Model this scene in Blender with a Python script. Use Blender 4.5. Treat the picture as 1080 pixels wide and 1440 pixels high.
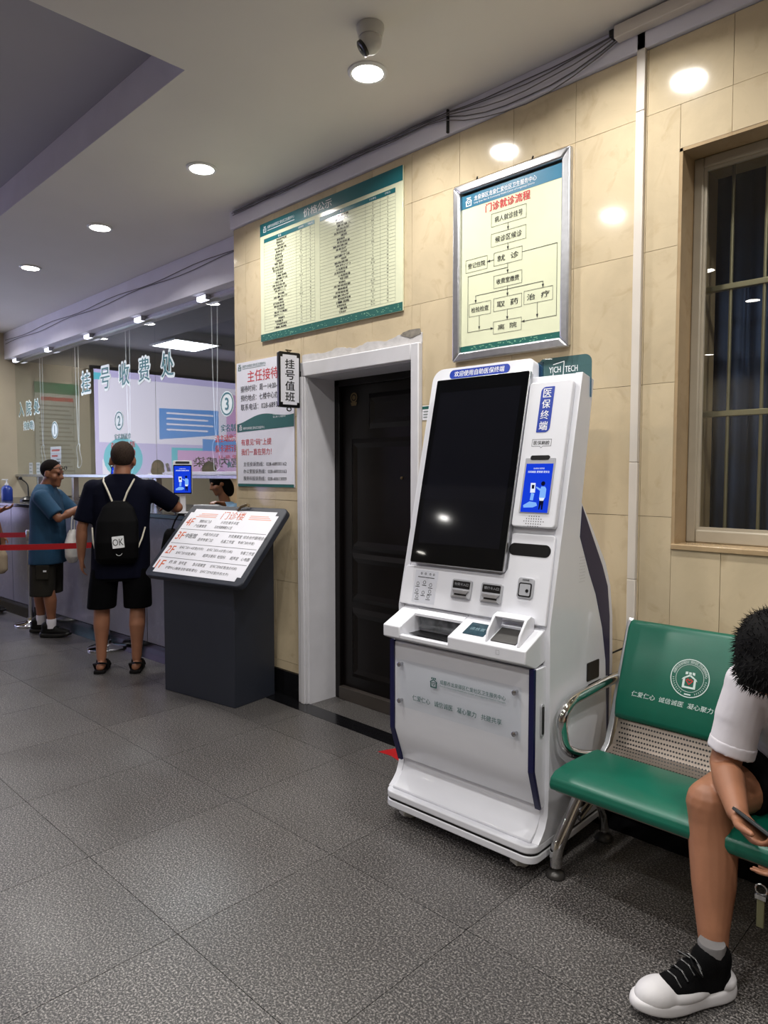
import bpy, bmesh, math, random
from mathutils import Matrix, Vector, Euler
random.seed(7)
for o in list(bpy.data.objects): bpy.data.objects.remove(o)
SC = bpy.context.scene
COL = SC.collection
R = math.radians
# ------------------------------------------------------------------ camera, world, exposure
cam_d = bpy.data.cameras.new('camera'); cam = bpy.data.objects.new('camera', cam_d); COL.objects.link(cam)
cam.location = (0, 0, 1.5); cam.rotation_euler = (R(90 - 3.17), 0, R(44.8))
cam_d.sensor_fit = 'VERTICAL'; cam_d.sensor_height = 24.0; cam_d.lens = 24.0 * 988.3 / 1440.0
cam_d.clip_start = 0.02
SC.camera = cam
wd = bpy.data.worlds.new('world'); SC.world = wd; wd.use_nodes = True
wd.node_tree.nodes['Background'].inputs[0].default_value = (0.02, 0.025, 0.035, 1)
wd.node_tree.nodes['Background'].inputs[1].default_value = 0.3
vs = SC.view_settings
vs.view_transform = 'Standard'; vs.look = 'None'; vs.gamma = 1.0; vs.use_curve_mapping = False
vs.exposure = 0.0
LAMP_W = 15.0          # power of each ceiling downlight

# ------------------------------------------------------------------ materials
def lin(c):
    return tuple(((x / 255) / 12.92 if x / 255 <= 0.04045 else ((x / 255 + 0.055) / 1.055) ** 2.4) for x in c) + (1.0,)
MATS = {}
def mat(name, rgb, rough=0.5, metal=0.0, spec=0.5, var=0.06, scale=12.0, bump=0.0, bscale=60.0, emit=0.0, alpha=1.0, coat=0.0, sss=0.0):
    """principled material with a mild procedural colour variation"""
    if name in MATS: return MATS[name]
    m = bpy.data.materials.new(name); m.use_nodes = True; nt = m.node_tree; N = nt.nodes; L = nt.links
    b = N['Principled BSDF']
    b.inputs['Roughness'].default_value = rough; b.inputs['Metallic'].default_value = metal
    b.inputs['Specular IOR Level'].default_value = spec
    if coat: b.inputs['Coat Weight'].default_value = coat; b.inputs['Coat Roughness'].default_value = 0.05
    if sss: b.inputs['Subsurface Weight'].default_value = sss; b.inputs['Subsurface Radius'].default_value = (0.02, 0.008, 0.004)
    c = lin(rgb)
    tc = N.new('ShaderNodeTexCoord'); nz = N.new('ShaderNodeTexNoise'); nz.inputs['Scale'].default_value = scale; nz.inputs['Detail'].default_value = 5
    L.new(tc.outputs['Object'], nz.inputs['Vector'])
    rp = N.new('ShaderNodeValToRGB'); rp.color_ramp.elements[0].position = 0.3; rp.color_ramp.elements[1].position = 0.7
    rp.color_ramp.elements[0].color = tuple(min(1, x * (1 - var)) for x in c[:3]) + (1,)
    rp.color_ramp.elements[1].color = tuple(min(1, x * (1 + var)) for x in c[:3]) + (1,)
    L.new(nz.outputs['Fac'], rp.inputs['Fac']); L.new(rp.outputs['Color'], b.inputs['Base Color'])
    if bump:
        n2 = N.new('ShaderNodeTexNoise'); n2.inputs['Scale'].default_value = bscale; n2.inputs['Detail'].default_value = 4
        L.new(tc.outputs['Object'], n2.inputs['Vector'])
        bp = N.new('ShaderNodeBump'); bp.inputs['Strength'].default_value = bump; bp.inputs['Distance'].default_value = 0.005
        L.new(n2.outputs['Fac'], bp.inputs['Height']); L.new(bp.outputs['Normal'], b.inputs['Normal'])
    if emit:
        L.new(rp.outputs['Color'], b.inputs['Emission Color']); b.inputs['Emission Strength'].default_value = emit
    if alpha < 1: b.inputs['Alpha'].default_value = alpha
    MATS[name] = m; return m

def glass_mat(name, tint=(1, 1, 1), ior=1.5, rough=0.0, boost=1.0):
    """thin clear pane: Fresnel mix of clear transmission and mirror reflection"""
    m = bpy.data.materials.new(name); m.use_nodes = True; nt = m.node_tree; N = nt.nodes; L = nt.links
    for n in list(N): N.remove(n)
    out = N.new('ShaderNodeOutputMaterial'); mx = N.new('ShaderNodeMixShader')
    t = N.new('ShaderNodeBsdfTransparent'); t.inputs[0].default_value = tint + (1,)
    g = N.new('ShaderNodeBsdfGlossy'); g.inputs['Roughness'].default_value = rough
    fr = N.new('ShaderNodeFresnel'); fr.inputs['IOR'].default_value = ior
    mu = N.new('ShaderNodeMath'); mu.operation = 'MULTIPLY'; mu.inputs[1].default_value = boost; mu.use_clamp = True
    ge = N.new('ShaderNodeNewGeometry'); iv = N.new('ShaderNodeMath'); iv.operation = 'SUBTRACT'; iv.inputs[0].default_value = 1.0; L.new(ge.outputs['Backfacing'], iv.inputs[1])
    m2 = N.new('ShaderNodeMath'); m2.operation = 'MULTIPLY'; L.new(mu.outputs[0], m2.inputs[0]); L.new(iv.outputs[0], m2.inputs[1])
    L.new(fr.outputs[0], mu.inputs[0]); L.new(m2.outputs[0], mx.inputs[0]); L.new(t.outputs[0], mx.inputs[1]); L.new(g.outputs[0], mx.inputs[2])
    L.new(mx.outputs[0], out.inputs[0]); MATS[name] = m; return m

def emit_mat(name, rgb, s):
    m = bpy.data.materials.new(name); m.use_nodes = True; nt = m.node_tree; N = nt.nodes; L = nt.links
    for n in list(N): N.remove(n)
    out = N.new('ShaderNodeOutputMaterial'); e = N.new('ShaderNodeEmission'); e.inputs[0].default_value = lin(rgb); e.inputs[1].default_value = s
    L.new(e.outputs[0], out.inputs[0]); MATS[name] = m; return m

def granite_mat(name, dark, mid, light, rough, scale=260.0):
    m = bpy.data.materials.new(name); m.use_nodes = True; nt = m.node_tree; N = nt.nodes; L = nt.links; b = N['Principled BSDF']
    geo = N.new('ShaderNodeNewGeometry')
    v = N.new('ShaderNodeTexNoise'); v.inputs['Scale'].default_value = scale; v.inputs['Detail'].default_value = 3; v.inputs['Roughness'].default_value = 0.75
    L.new(geo.outputs['Position'], v.inputs['Vector'])
    rp = N.new('ShaderNodeValToRGB'); e = rp.color_ramp.elements
    e[0].position = 0.36; e[0].color = lin(dark); e[1].position = 0.66; e[1].color = lin(light)
    k = e.new(0.5); k.color = lin(mid)
    L.new(v.outputs['Fac'], rp.inputs['Fac'])
    big = N.new('ShaderNodeTexNoise'); big.inputs['Scale'].default_value = 1.7; big.inputs['Detail'].default_value = 4
    L.new(geo.outputs['Position'], big.inputs['Vector'])
    oi = N.new('ShaderNodeObjectInfo')
    ad = N.new('ShaderNodeMath'); ad.operation = 'MULTIPLY_ADD'; ad.inputs[1].default_value = 0.22; ad.inputs[2].default_value = 0.66
    L.new(oi.outputs['Random'], ad.inputs[0])
    a2 = N.new('ShaderNodeMath'); a2.operation = 'MULTIPLY_ADD'; a2.inputs[1].default_value = 0.5
    L.new(big.outputs['Fac'], a2.inputs[0]); L.new(ad.outputs[0], a2.inputs[2])
    mx = N.new('ShaderNodeMix'); mx.data_type = 'RGBA'; mx.blend_type = 'MULTIPLY'; mx.inputs[0].default_value = 1.0
    L.new(rp.outputs['Color'], mx.inputs[6]); L.new(a2.outputs[0], mx.inputs[7]); L.new(mx.outputs[2], b.inputs['Base Color'])
    # sparse bright flecks of mica
    vo = N.new('ShaderNodeTexVoronoi'); vo.inputs['Scale'].default_value = 26.0; L.new(geo.outputs['Position'], vo.inputs['Vector'])
    rg = N.new('ShaderNodeMapRange'); rg.inputs[1].default_value = 0.25; rg.inputs[2].default_value = 0.75; rg.inputs[3].default_value = rough - 0.08; rg.inputs[4].default_value = rough + 0.12
    L.new(big.outputs['Fac'], rg.inputs[0]); L.new(rg.outputs[0], b.inputs['Roughness'])
    bp = N.new('ShaderNodeBump'); bp.inputs['Strength'].default_value = 0.04; bp.inputs['Distance'].default_value = 0.0006
    L.new(v.outputs['Fac'], bp.inputs['Height']); L.new(bp.outputs['Normal'], b.inputs['Normal'])
    MATS[name] = m; return m

def marble_mat(name, base, vein, rough, scale=2.2):
    """polished marble tile, each tile shifted by its own random offset"""
    m = bpy.data.materials.new(name); m.use_nodes = True; nt = m.node_tree; N = nt.nodes; L = nt.links; b = N['Principled BSDF']
    tc = N.new('ShaderNodeTexCoord'); oi = N.new('ShaderNodeObjectInfo')
    mp = N.new('ShaderNodeVectorMath'); mp.operation = 'ADD'
    sc = N.new('ShaderNodeVectorMath'); sc.operation = 'SCALE'; sc.inputs[0].default_value = (17, 9, 23); L.new(oi.outputs['Random'], sc.inputs['Scale'])
    L.new(tc.outputs['Object'], mp.inputs[0]); L.new(sc.outputs[0], mp.inputs[1])
    n1 = N.new('ShaderNodeTexNoise'); n1.inputs['Scale'].default_value = scale; n1.inputs['Detail'].default_value = 8; n1.inputs['Roughness'].default_value = 0.62; n1.inputs['Distortion'].default_value = 0.8
    L.new(mp.outputs[0], n1.inputs['Vector'])
    rp = N.new('ShaderNodeValToRGB'); e = rp.color_ramp.elements
    lo = tuple(x * 0.86 for x in lin(base)[:3]) + (1,); hi = tuple(min(1, x * 1.1) for x in lin(base)[:3]) + (1,)
    e[0].position = 0.3; e[0].color = lo; e[1].position = 0.72; e[1].color = hi
    L.new(n1.outputs['Fac'], rp.inputs['Fac'])
    n2 = N.new('ShaderNodeTexNoise'); n2.inputs['Scale'].default_value = scale * 3.2; n2.inputs['Detail'].default_value = 6; n2.inputs['Distortion'].default_value = 1.6
    L.new(mp.outputs[0], n2.inputs['Vector'])
    r2 = N.new('ShaderNodeValToRGB'); f = r2.color_ramp.elements
    f[0].position = 0.56; f[0].color = (0, 0, 0, 1); f[1].position = 0.72; f[1].color = (0.45, 0.45, 0.45, 1)
    L.new(n2.outputs['Fac'], r2.inputs['Fac'])
    mx = N.new('ShaderNodeMix'); mx.data_type = 'RGBA'; mx.inputs[7].default_value = lin(vein)
    L.new(r2.outputs['Color'], mx.inputs[0]); L.new(rp.outputs['Color'], mx.inputs[6])
    L.new(mx.outputs[2], b.inputs['Base Color'])
    b.inputs['Roughness'].default_value = rough; b.inputs['Specular IOR Level'].default_value = 0.5
    bp = N.new('ShaderNodeBump'); bp.inputs['Strength'].default_value = 0.06; bp.inputs['Distance'].default_value = 0.002
    L.new(n1.outputs['Fac'], bp.inputs['Height']); L.new(bp.outputs['Normal'], b.inputs['Normal'])
    MATS[name] = m; return m

# ------------------------------------------------------------------ mesh helpers
ID = Matrix.Identity(4)
def frame(o, x, y, z):
    """matrix with the given origin and axes"""
    m = Matrix.Identity(4)
    for i, a in enumerate((x, y, z)):
        for k in range(3): m[k][i] = a[k]
    for k in range(3): m[k][3] = o[k]
    return m
def wallf(o):            # text / panel plane facing -Y : x right, y up, z towards the room
    return frame(o, (1, 0, 0), (0, 0, 1), (0, -1, 0))
class MB:
    def __init__(s): s.v = []; s.f = []; s.marks = []
    def cut(s): s.marks.append((len(s.v), len(s.f)))
    def build_lines(s, name, m, parent):
        """one object for each line of print"""
        a = c = 0
        for (b, d) in s.marks:
            t = MB(); t.v = s.v[a:b]; t.f = [tuple(i - a for i in f) for f in s.f[c:d]]; t.build(name, m, parent); a, c = b, d
        if a < len(s.v):
            t = MB(); t.v = s.v[a:]; t.f = [tuple(i - a for i in f) for f in s.f[c:]]; t.build(name, m, parent)
    def add(s, vs_, fs, M=None):
        n = len(s.v)
        for p in vs_:
            p = Vector(p); s.v.append(M @ p if M is not None else p)
        for q in fs: s.f.append(tuple(i + n for i in q))
        return s
    def box(s, lo, hi, M=None):
        (a, b, c), (d, e, g) = lo, hi
        return s.add([(a, b, c), (d, b, c), (d, e, c), (a, e, c), (a, b, g), (d, b, g), (d, e, g), (a, e, g)],
                     [(0, 3, 2, 1), (4, 5, 6, 7), (0, 1, 5, 4), (1, 2, 6, 5), (2, 3, 7, 6), (3, 0, 4, 7)], M)
    def prism(s, poly, a, b, M=None, ax=2):
        """extrude polygon (2D) from a to b. ax=2: poly in xy along z; ax=0: poly in (y,z) along x; ax=1: poly in (x,z) along y"""
        n = len(poly)
        def P(p, t):
            return (p[0], p[1], t) if ax == 2 else ((t, p[0], p[1]) if ax == 0 else (p[0], t, p[1]))
        vs_ = [P(p, a) for p in poly] + [P(p, b) for p in poly]
        fs = [tuple(range(n))[::-1], tuple(range(n, 2 * n))] + [(i, (i + 1) % n, n + (i + 1) % n, n + i) for i in range(n)]
        return s.add(vs_, fs, M)
    def tube(s, pts, r, seg=10, M=None, closed=False):
        pts = [Vector(p) for p in pts]; n = len(pts)
        rs = r if isinstance(r, (list, tuple)) else [r] * n
        vs_, fs = [], []
        up = None
        for i, p in enumerate(pts):
            if closed: t = pts[(i + 1) % n] - pts[i - 1]
            else: t = pts[min(i + 1, n - 1)] - pts[max(i - 1, 0)]
            t.normalize()
            if up is None:
                up = Vector((0, 0, 1)) if abs(t.z) < 0.9 else Vector((1, 0, 0))
            a = up - t * up.dot(t); a.normalize(); up = a; b = t.cross(a)
            for k in range(seg):
                w = 2 * math.pi * k / seg
                vs_.append(p + (a * math.cos(w) + b * math.sin(w)) * rs[i])
        m = n if closed else n - 1
        for i in range(m):
            for k in range(seg):
                i2 = (i + 1) % n
                fs.append((i * seg + k, i * seg + (k + 1) % seg, i2 * seg + (k + 1) % seg, i2 * seg + k))
        if not closed:
            fs.append(tuple(range(seg))[::-1]); fs.append(tuple(range((n - 1) * seg, n * seg)))
        return s.add(vs_, fs, M)
    def lathe(s, prof, seg=24, M=None, ring=False):
        """profile list of (r, z) revolved about z"""
        vs_, fs = [], []
        n = len(prof)
        for r, z in prof:
            for k in range(seg):
                w = 2 * math.pi * k / seg; vs_.append((r * math.cos(w), r * math.sin(w), z))
        for i in range(n - 1):
            for k in range(seg): fs.append((i * seg + k, i * seg + (k + 1) % seg, (i + 1) * seg + (k + 1) % seg, (i + 1) * seg + k))
        if ring: fs += [((n - 1) * seg + k, (n - 1) * seg + (k + 1) % seg, (k + 1) % seg, k) for k in range(seg)]
        else: fs.append(tuple(range(seg))[::-1]); fs.append(tuple(range((n - 1) * seg, n * seg)))
        return s.add(vs_, fs, M)
    def ball(s, c, r, M=None, seg=16, rings=10):
        rx, ry, rz = r if isinstance(r, (tuple, list)) else (r, r, r)
        vs_, fs = [(c[0], c[1], c[2] + rz)], []
        for i in range(1, rings):
            a = math.pi * i / rings
            for k in range(seg):
                w = 2 * math.pi * k / seg
                vs_.append((c[0] + rx * math.sin(a) * math.cos(w), c[1] + ry * math.sin(a) * math.sin(w), c[2] + rz * math.cos(a)))
        vs_.append((c[0], c[1], c[2] - rz)); e = len(vs_) - 1
        for k in range(seg): fs.append((0, 1 + k, 1 + (k + 1) % seg))
        for i in range(rings - 2):
            for k in range(seg):
                a = 1 + i * seg; fs.append((a + k, a + seg + k, a + seg + (k + 1) % seg, a + (k + 1) % seg))
        a = 1 + (rings - 2) * seg
        for k in range(seg): fs.append((e, a + (k + 1) % seg, a + k))
        return s.add(vs_, fs, M)
    def loft(s, rings, M=None, seg=20, pw=2.4):
        """closed loft of superellipse rings (cx,cy,cz,rx,ry)"""
        vs_, fs = [], []
        for (cx, cy, cz, rx, ry) in rings:
            for k in range(seg):
                w = 2 * math.pi * k / seg; c, d = math.cos(w), math.sin(w)
                vs_.append((cx + rx * math.copysign(abs(c) ** (2 / pw), c), cy + ry * math.copysign(abs(d) ** (2 / pw), d), cz))
        n = len(rings)
        for i in range(n - 1):
            for k in range(seg): fs.append((i * seg + k, i * seg + (k + 1) % seg, (i + 1) * seg + (k + 1) % seg, (i + 1) * seg + k))
        fs.append(tuple(range(seg))[::-1]); fs.append(tuple(range((n - 1) * seg, n * seg)))
        return s.add(vs_, fs, M)
    def cap(s, pts, rs, seg=14, M=None):
        """chain of tapered limbs with round joints"""
        s.tube(pts, rs, seg, M)
        for p, r in zip(pts, rs): s.ball(p, r * 0.995, M, 12, 8)
        return s
    def build(s, name, m, parent=None, smooth=False, bevel=0.0, ang=40, seg=2, loc=None):
        me = bpy.data.meshes.new(name)
        W = None
        if parent is not None: W = world_of(parent).inverted()
        elif loc is not None: W = Matrix.Translation(-Vector(loc))
        me.from_pydata([(W @ p) if W is not None else p for p in s.v], [], s.f); me.update()
        bm = bmesh.new(); bm.from_mesh(me); bmesh.ops.recalc_face_normals(bm, faces=bm.faces[:]); bm.to_mesh(me); bm.free()
        ms = m if isinstance(m, (list, tuple)) else [m]
        for k in ms: me.materials.append(k)
        if smooth:
            for p in me.polygons: p.use_smooth = True
            me.set_sharp_from_angle(angle=R(ang))
        o = bpy.data.objects.new(name, me); COL.objects.link(o)
        if loc is not None and parent is None: o.location = loc
        if parent is not None: o.parent = parent
        if bevel:
            b = o.modifiers.new('bevel', 'BEVEL'); b.width = bevel; b.segments = seg; b.limit_method = 'ANGLE'; b.angle_limit = R(35)
            for p in me.polygons: p.use_smooth = True
            me.set_sharp_from_angle(angle=R(32))
        return o
def world_of(o):
    m = Matrix.LocRotScale(o.location, o.rotation_euler, o.scale)
    return world_of(o.parent) @ m if o.parent is not None else m
def tag(o, label=None, cat=None, group=None, kind=None):
    if label: o['label'] = label
    if cat: o['category'] = cat
    if group: o['group'] = group
    if kind: o['kind'] = kind
    return o
def thing(name, label, cat, loc, rz=0.0, group=None):
    o = bpy.data.objects.new(name, None); COL.objects.link(o); o.location = loc; o.rotation_euler = (0, 0, rz)
    o.empty_display_size = 0.1
    return tag(o, label, cat, group)
def struct(o): o['kind'] = 'structure'; return o
def rrect(w, h, r, n=5, cx=0, cy=0):
    """rounded rectangle polygon; r may be a list for corners BR TR TL BL"""
    rs = r if isinstance(r, (list, tuple)) else [r] * 4
    out = []
    for (sx, sy, a0, q) in ((1, -1, -90, rs[0]), (1, 1, 0, rs[1]), (-1, 1, 90, rs[2]), (-1, -1, 180, rs[3])):
        for k in range(n + 1):
            a = R(a0 + 90 * k / n)
            out.append((cx + sx * (w / 2 - q) + q * math.cos(a), cy + sy * (h / 2 - q) + q * math.sin(a)))
    return out
# lettering: flat print made from the built-in font
TXT = {}
def glyphs(body, bold=0.0, spacing=1.0, shear=0.0):
    k = (body, bold, spacing, shear)
    if k in TXT: return TXT[k]
    c = bpy.data.curves.new('text', 'FONT'); c.body = body; c.size = 1.0; c.offset = bold; c.space_character = spacing; c.shear = shear
    c.resolution_u = 2; c.align_x = 'LEFT'; c.fill_mode = 'FRONT'
    o = bpy.data.objects.new('text', c)
    me = o.to_mesh()
    vs_ = [v.co.copy() for v in me.vertices]; fs = [tuple(p.vertices) for p in me.polygons]
    o.to_mesh_clear(); bpy.data.objects.remove(o); bpy.data.curves.remove(c)
    if vs_:
        x0 = min(v.x for v in vs_); x1 = max(v.x for v in vs_); y0 = min(v.y for v in vs_); y1 = max(v.y for v in vs_)
    else: x0 = y0 = 0; x1 = y1 = 1
    TXT[k] = (vs_, fs, x0, x1, y0, y1); return TXT[k]
def put_text(mb, body, M, x, y, h, w=None, align='C', bold=0.0, spacing=1.0, shear=0.0, z=0.0006):
    """add a line of print: centre line at (x,y) of frame M, height h, optional total width w"""
    vs_, fs, x0, x1, y0, y1 = glyphs(body, 0.0, spacing, shear)
    if not vs_: return
    sy = h / (y1 - y0) if h else w / (x1 - x0); sx = w / (x1 - x0) if w else sy
    W = (x1 - x0) * sx
    ox = x - W / 2 if align == 'C' else (x if align == 'L' else x - W)
    d = bold * h if h else 0
    for kk_, (ax, ay) in enumerate([(0, 0)] if not d else ([(-d, 0), (d, 0)] if bold < .02 else ([(-d, -d * .6), (d, -d * .6), (0, d * .8)] if bold < .05 else [(d * math.cos(k * .785), d * math.sin(k * .785)) for k in range(8)]))):
        mb.add([(ox + ax + (v.x - x0) * sx, y + ay - (y1 - y0) * sy / 2 + (v.y - y0) * sy, z + kk_ * .00012) for v in vs_], fs, M)
    mb.cut()
def flat(mb, poly, M, z=0.0004):
    mb.add([(p[0], p[1], z) for p in poly], [tuple(range(len(poly)))], M)
def rect(mb, x0, y0, x1, y1, M, z=0.0004): flat(mb, [(x0, y0), (x1, y0), (x1, y1), (x0, y1)], M, z)
def line(mb, a, b, w, M, z=0.0006):
    d = Vector((b[0] - a[0], b[1] - a[1])); d.normalize(); n = Vector((-d.y, d.x)) * w / 2; e = d * w / 2
    a = Vector(a) - e; b = Vector(b) + e
    flat(mb, [a - n, b - n, b + n, a + n], M, z)
def ringp(mb, cx, cy, r0, r1, M, z=0.0006, seg=40, a0=0, a1=360):
    n = seg; full = (a1 - a0) >= 360
    vs_, fs = [], []
    for k in range(n + (0 if full else 1)):
        a = R(a0 + (a1 - a0) * k / n)
        vs_ += [(cx + r0 * math.cos(a), cy + r0 * math.sin(a), z), (cx + r1 * math.cos(a), cy + r1 * math.sin(a), z)]
    m = len(vs_) // 2
    for k in range(n):
        j = (k + 1) % m; fs.append((2 * k, 2 * k + 1, 2 * j + 1, 2 * j))
    mb.add(vs_, fs, M)
def disc(mb, cx, cy, r, M, z=0.0004, seg=32):
    flat(mb, [(cx + r * math.cos(2 * math.pi * k / seg), cy + r * math.sin(2 * math.pi * k / seg)) for k in range(seg)], M, z)
def house_logo(mb, cx, cy, s, M, z=0.0008, heart=None):
    """the centre's emblem: an open-fronted house outline with three square heads above"""
    P = lambda pts: [(cx + x * s, cy + y * s) for x, y in pts]
    for q in ([(-.5, .02), (-.42, .16), (-.02, .42), (0, .30), (-.28, .14)], [(.5, .02), (.42, .16), (.02, .42), (0, .30), (.28, .14)],
              [(-.42, .1), (-.28, .16), (-.28, -.36), (-.42, -.48)], [(.42, .1), (.28, .16), (.28, -.36), (.42, -.48)],
              [(-.42, -.48), (.42, -.48), (.28, -.36), (-.28, -.36)],
              [(-.3, .38), (-.14, .42), (-.14, .58), (-.3, .56)], [(.3, .38), (.14, .42), (.14, .58), (.3, .56)], [(-.08, .42), (.08, .42), (.08, .56), (-.08, .56)]):
        flat(mb, P(q), M, z)
    hb = heart if heart is not None else mb
    for a, b in (((-.2, .02), (0, -.22)), ((0, -.22), (.2, .02)), ((-.2, .02), (-.1, .12)), ((-.1, .12), (0, .02)), ((0, .02), (.1, .12)), ((.1, .12), (.2, .02))):
        line(hb, (cx + a[0] * s, cy + a[1] * s), (cx + b[0] * s, cy + b[1] * s), 0.06 * s, M, z)

# ------------------------------------------------------------------ material set
white_paint = mat('white_paint', (206, 206, 216), 0.55, var=0.03, scale=3)
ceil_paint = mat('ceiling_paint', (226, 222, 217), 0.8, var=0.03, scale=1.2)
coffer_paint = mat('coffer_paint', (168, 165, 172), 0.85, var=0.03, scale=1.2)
trim_paint = mat('trim_paint', (222, 220, 232), 0.6, var=0.04, scale=4)
frame_paint = mat('door_frame_paint', (205, 204, 208), 0.4, var=0.05, scale=6)
plaster = mat('rough_plaster', (196, 193, 192), 0.9, var=0.12, scale=18, bump=0.6, bscale=35)
tile_m = marble_mat('cream_marble_tile', (205, 188, 157), (172, 150, 116), 0.1)
grout = mat('grout', (120, 104, 84), 0.9)
granite = granite_mat('speckled_granite', (22, 21, 22), (60, 58, 57), (158, 153, 149), 0.34, 150)
black_gr = mat('black_granite', (17, 17, 19), 0.16, var=0.3, scale=60)
counter_st = marble_mat('grey_counter_stone', (126, 124, 136), (150, 148, 160), 0.3, 3.0)
counter_top = mat('dark_counter_top', (40, 40, 46), 0.2, var=0.25, scale=80)
steel = mat('stainless_steel', (190, 190, 194), 0.22, 1.0, var=0.05)
chrome = mat('chrome', (215, 215, 215), 0.07, 1.0, var=0.02)
alu = mat('brushed_aluminium', (205, 206, 210), 0.36, 1.0, var=0.06, scale=40)
kwhite = mat('kiosk_white', (226, 227, 233), 0.28, var=0.01, coat=0.3)
kgrey = mat('kiosk_grey_plastic', (168, 169, 174), 0.4, var=0.03)
navy = mat('kiosk_navy', (14, 16, 66), 0.35, var=0.03)
black = mat('black_plastic', (10, 10, 11), 0.3, var=0.1)
black_gloss = mat('black_glass', (5, 6, 7), 0.03, var=0.05, spec=0.5)
blue_sign = mat('blue_sign_print', (26, 58, 160), 0.35, var=0.03)
white_print = mat('white_print', (240, 242, 245), 0.5, var=0.01)
black_print = mat('black_print', (22, 22, 24), 0.55, var=0.05)
red_print = mat('red_print', (200, 40, 44), 0.55, var=0.04)
green_print = mat('green_print', (20, 92, 84), 0.5, var=0.04)
teal_print = mat('teal_print', (22, 104, 112), 0.4, var=0.04)
teal2 = mat('teal_blue_print', (30, 110, 142), 0.4, var=0.04)
cream_sheet = mat('cream_board', (226, 229, 198), 0.12, var=0.02)
orange_print = mat('orange_print', (206, 96, 50), 0.5, var=0.04)
white_sheet = mat('white_sheet', (228, 228, 236), 0.4, var=0.015)
green_fab = mat('green_vinyl', (7, 92, 73), 0.34, var=0.08, scale=6, bump=0.05, bscale=200)
door_m = mat('dark_door_wood', (12, 8, 8), 0.35, spec=.3, var=0.3, scale=5)
clear = glass_mat('clear_glass', (0.96, 0.985, 0.98), 1.5, 0.0, 1.9)
acrylic = glass_mat('clear_acrylic', (0.97, 0.98, 0.99), 1.45)
# ================================================================== SETTING
XL, XR, YB, YW, ZC = -10.2, 3.0, -6.2, 2.86, 3.345      # end wall, right wall, back wall, tiled wall, ceiling
# ---- floor: slab with individual granite tiles
b = MB().box((XL, YB, -0.12), (XR, 7.2, -0.012)); floor = struct(b.build('floor', grout))
TS = 0.667; fa = R(1.0)
tile_mesh = None
fx, fy = Vector((math.cos(fa), math.sin(fa))), Vector((-math.sin(fa), math.cos(fa)))
org = Vector((-2.035, 1.095))
n_ft = 0
for i in range(-13, 8):
    for j in range(-11, 4):
        c = org + fx * TS * (i + 0.5) + fy * TS * (j + 0.5)
        if c.x < XL + 0.1 or c.x > XR - 0.1 or c.y < YB + 0.1 or c.y > 3.3: continue
        if tile_mesh is None:
            h = TS / 2 - 0.0012
            t = MB().box((-h, -h, -0.012), (h, h, 0)).build('floor_tile', granite, None)
            tile_mesh = t.data
        else:
            t = bpy.data.objects.new('floor_tile', tile_mesh); COL.objects.link(t)
        t.location = (c.x, c.y, 0); t.rotation_euler = (0, 0, fa); t.parent = floor

# ---- ceiling with a sunken coffer
CX0, CX1, CY0, CY1, CZ = -9.2, -2.995, -2.3, 1.72, 3.535
b = MB()
xs, ys = [XL - .2, CX0, CX1, XR + .2], [YB - .2, CY0, CY1, 3.5]
vs_, idx = [], {}
for i, x in enumerate(xs):
    for j, y in enumerate(ys): idx[i, j] = len(vs_); vs_.append((x, y, ZC))
fs = [(idx[i, j], idx[i + 1, j], idx[i + 1, j + 1], idx[i, j + 1]) for i in range(3) for j in range(3) if (i, j) != (1, 1)]
base = len(vs_); cq = [(1, 1), (2, 1), (2, 2), (1, 2)]
for (i, j) in cq: vs_.append((xs[i], ys[j], CZ))
fs += [(idx[cq[k]], idx[cq[(k + 1) % 4]], base + (k + 1) % 4, base + k) for k in range(4)]
b.add(vs_, fs); ceiling = struct(b.build('ceiling', ceil_paint))
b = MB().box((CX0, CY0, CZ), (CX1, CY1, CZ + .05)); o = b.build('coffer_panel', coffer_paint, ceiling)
b = MB().box((CX0, CY1 - .001, ZC + .001), (CX1 - .001, CY1 + .0, CZ)); o = b.build('coffer_side', trim_paint, ceiling)

# ---- tiled wall, with openings for the door and the window
WX0 = -4.345
DX0, DX1, DZ = -3.512, -2.604, 2.11            # door opening
NX0, NX1, NZ0, NZ1 = -1.185, 0.35, 1.2, 2.785   # window opening
def sub_rect(r, h):
    x0, z0, x1, z1 = r; a, c, e, g = h
    if a >= x1 or e <= x0 or c >= z1 or g <= z0: return [r]
    out = []
    if a > x0: out.append((x0, z0, a, z1))
    if e < x1: out.append((e, z0, x1, z1))
    m0, m1 = max(x0, a), min(x1, e)
    if c > z0: out.append((m0, z0, m1, c))
    if g < z1: out.append((m0, g, m1, z1))
    return out
b = MB()
for r in [(WX0 + .01, 0, DX0, ZC), (DX1, 0, NX0, ZC), (NX1, 0, XR, ZC), (DX0, DZ, DX1, ZC), (NX0, 0, NX1, NZ0), (NX0, NZ1, NX1, ZC)]:
    b.box((r[0], YW + .012, r[1]), (r[2], 3.24, r[3]))
wall = struct(b.build('wall_right', grout))
cols = [WX0, -4.2, -3.875, -3.565, -3.245, -2.935, -2.627, -2.30, -1.975, -1.648, -1.32, -0.99]
while cols[-1] < XR - .33: cols.append(cols[-1] + .3275)
cols.append(XR)
rows = [0.17, 0.23, 0.775, 1.32, 1.868, 2.41, 2.957, 3.22]
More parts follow.
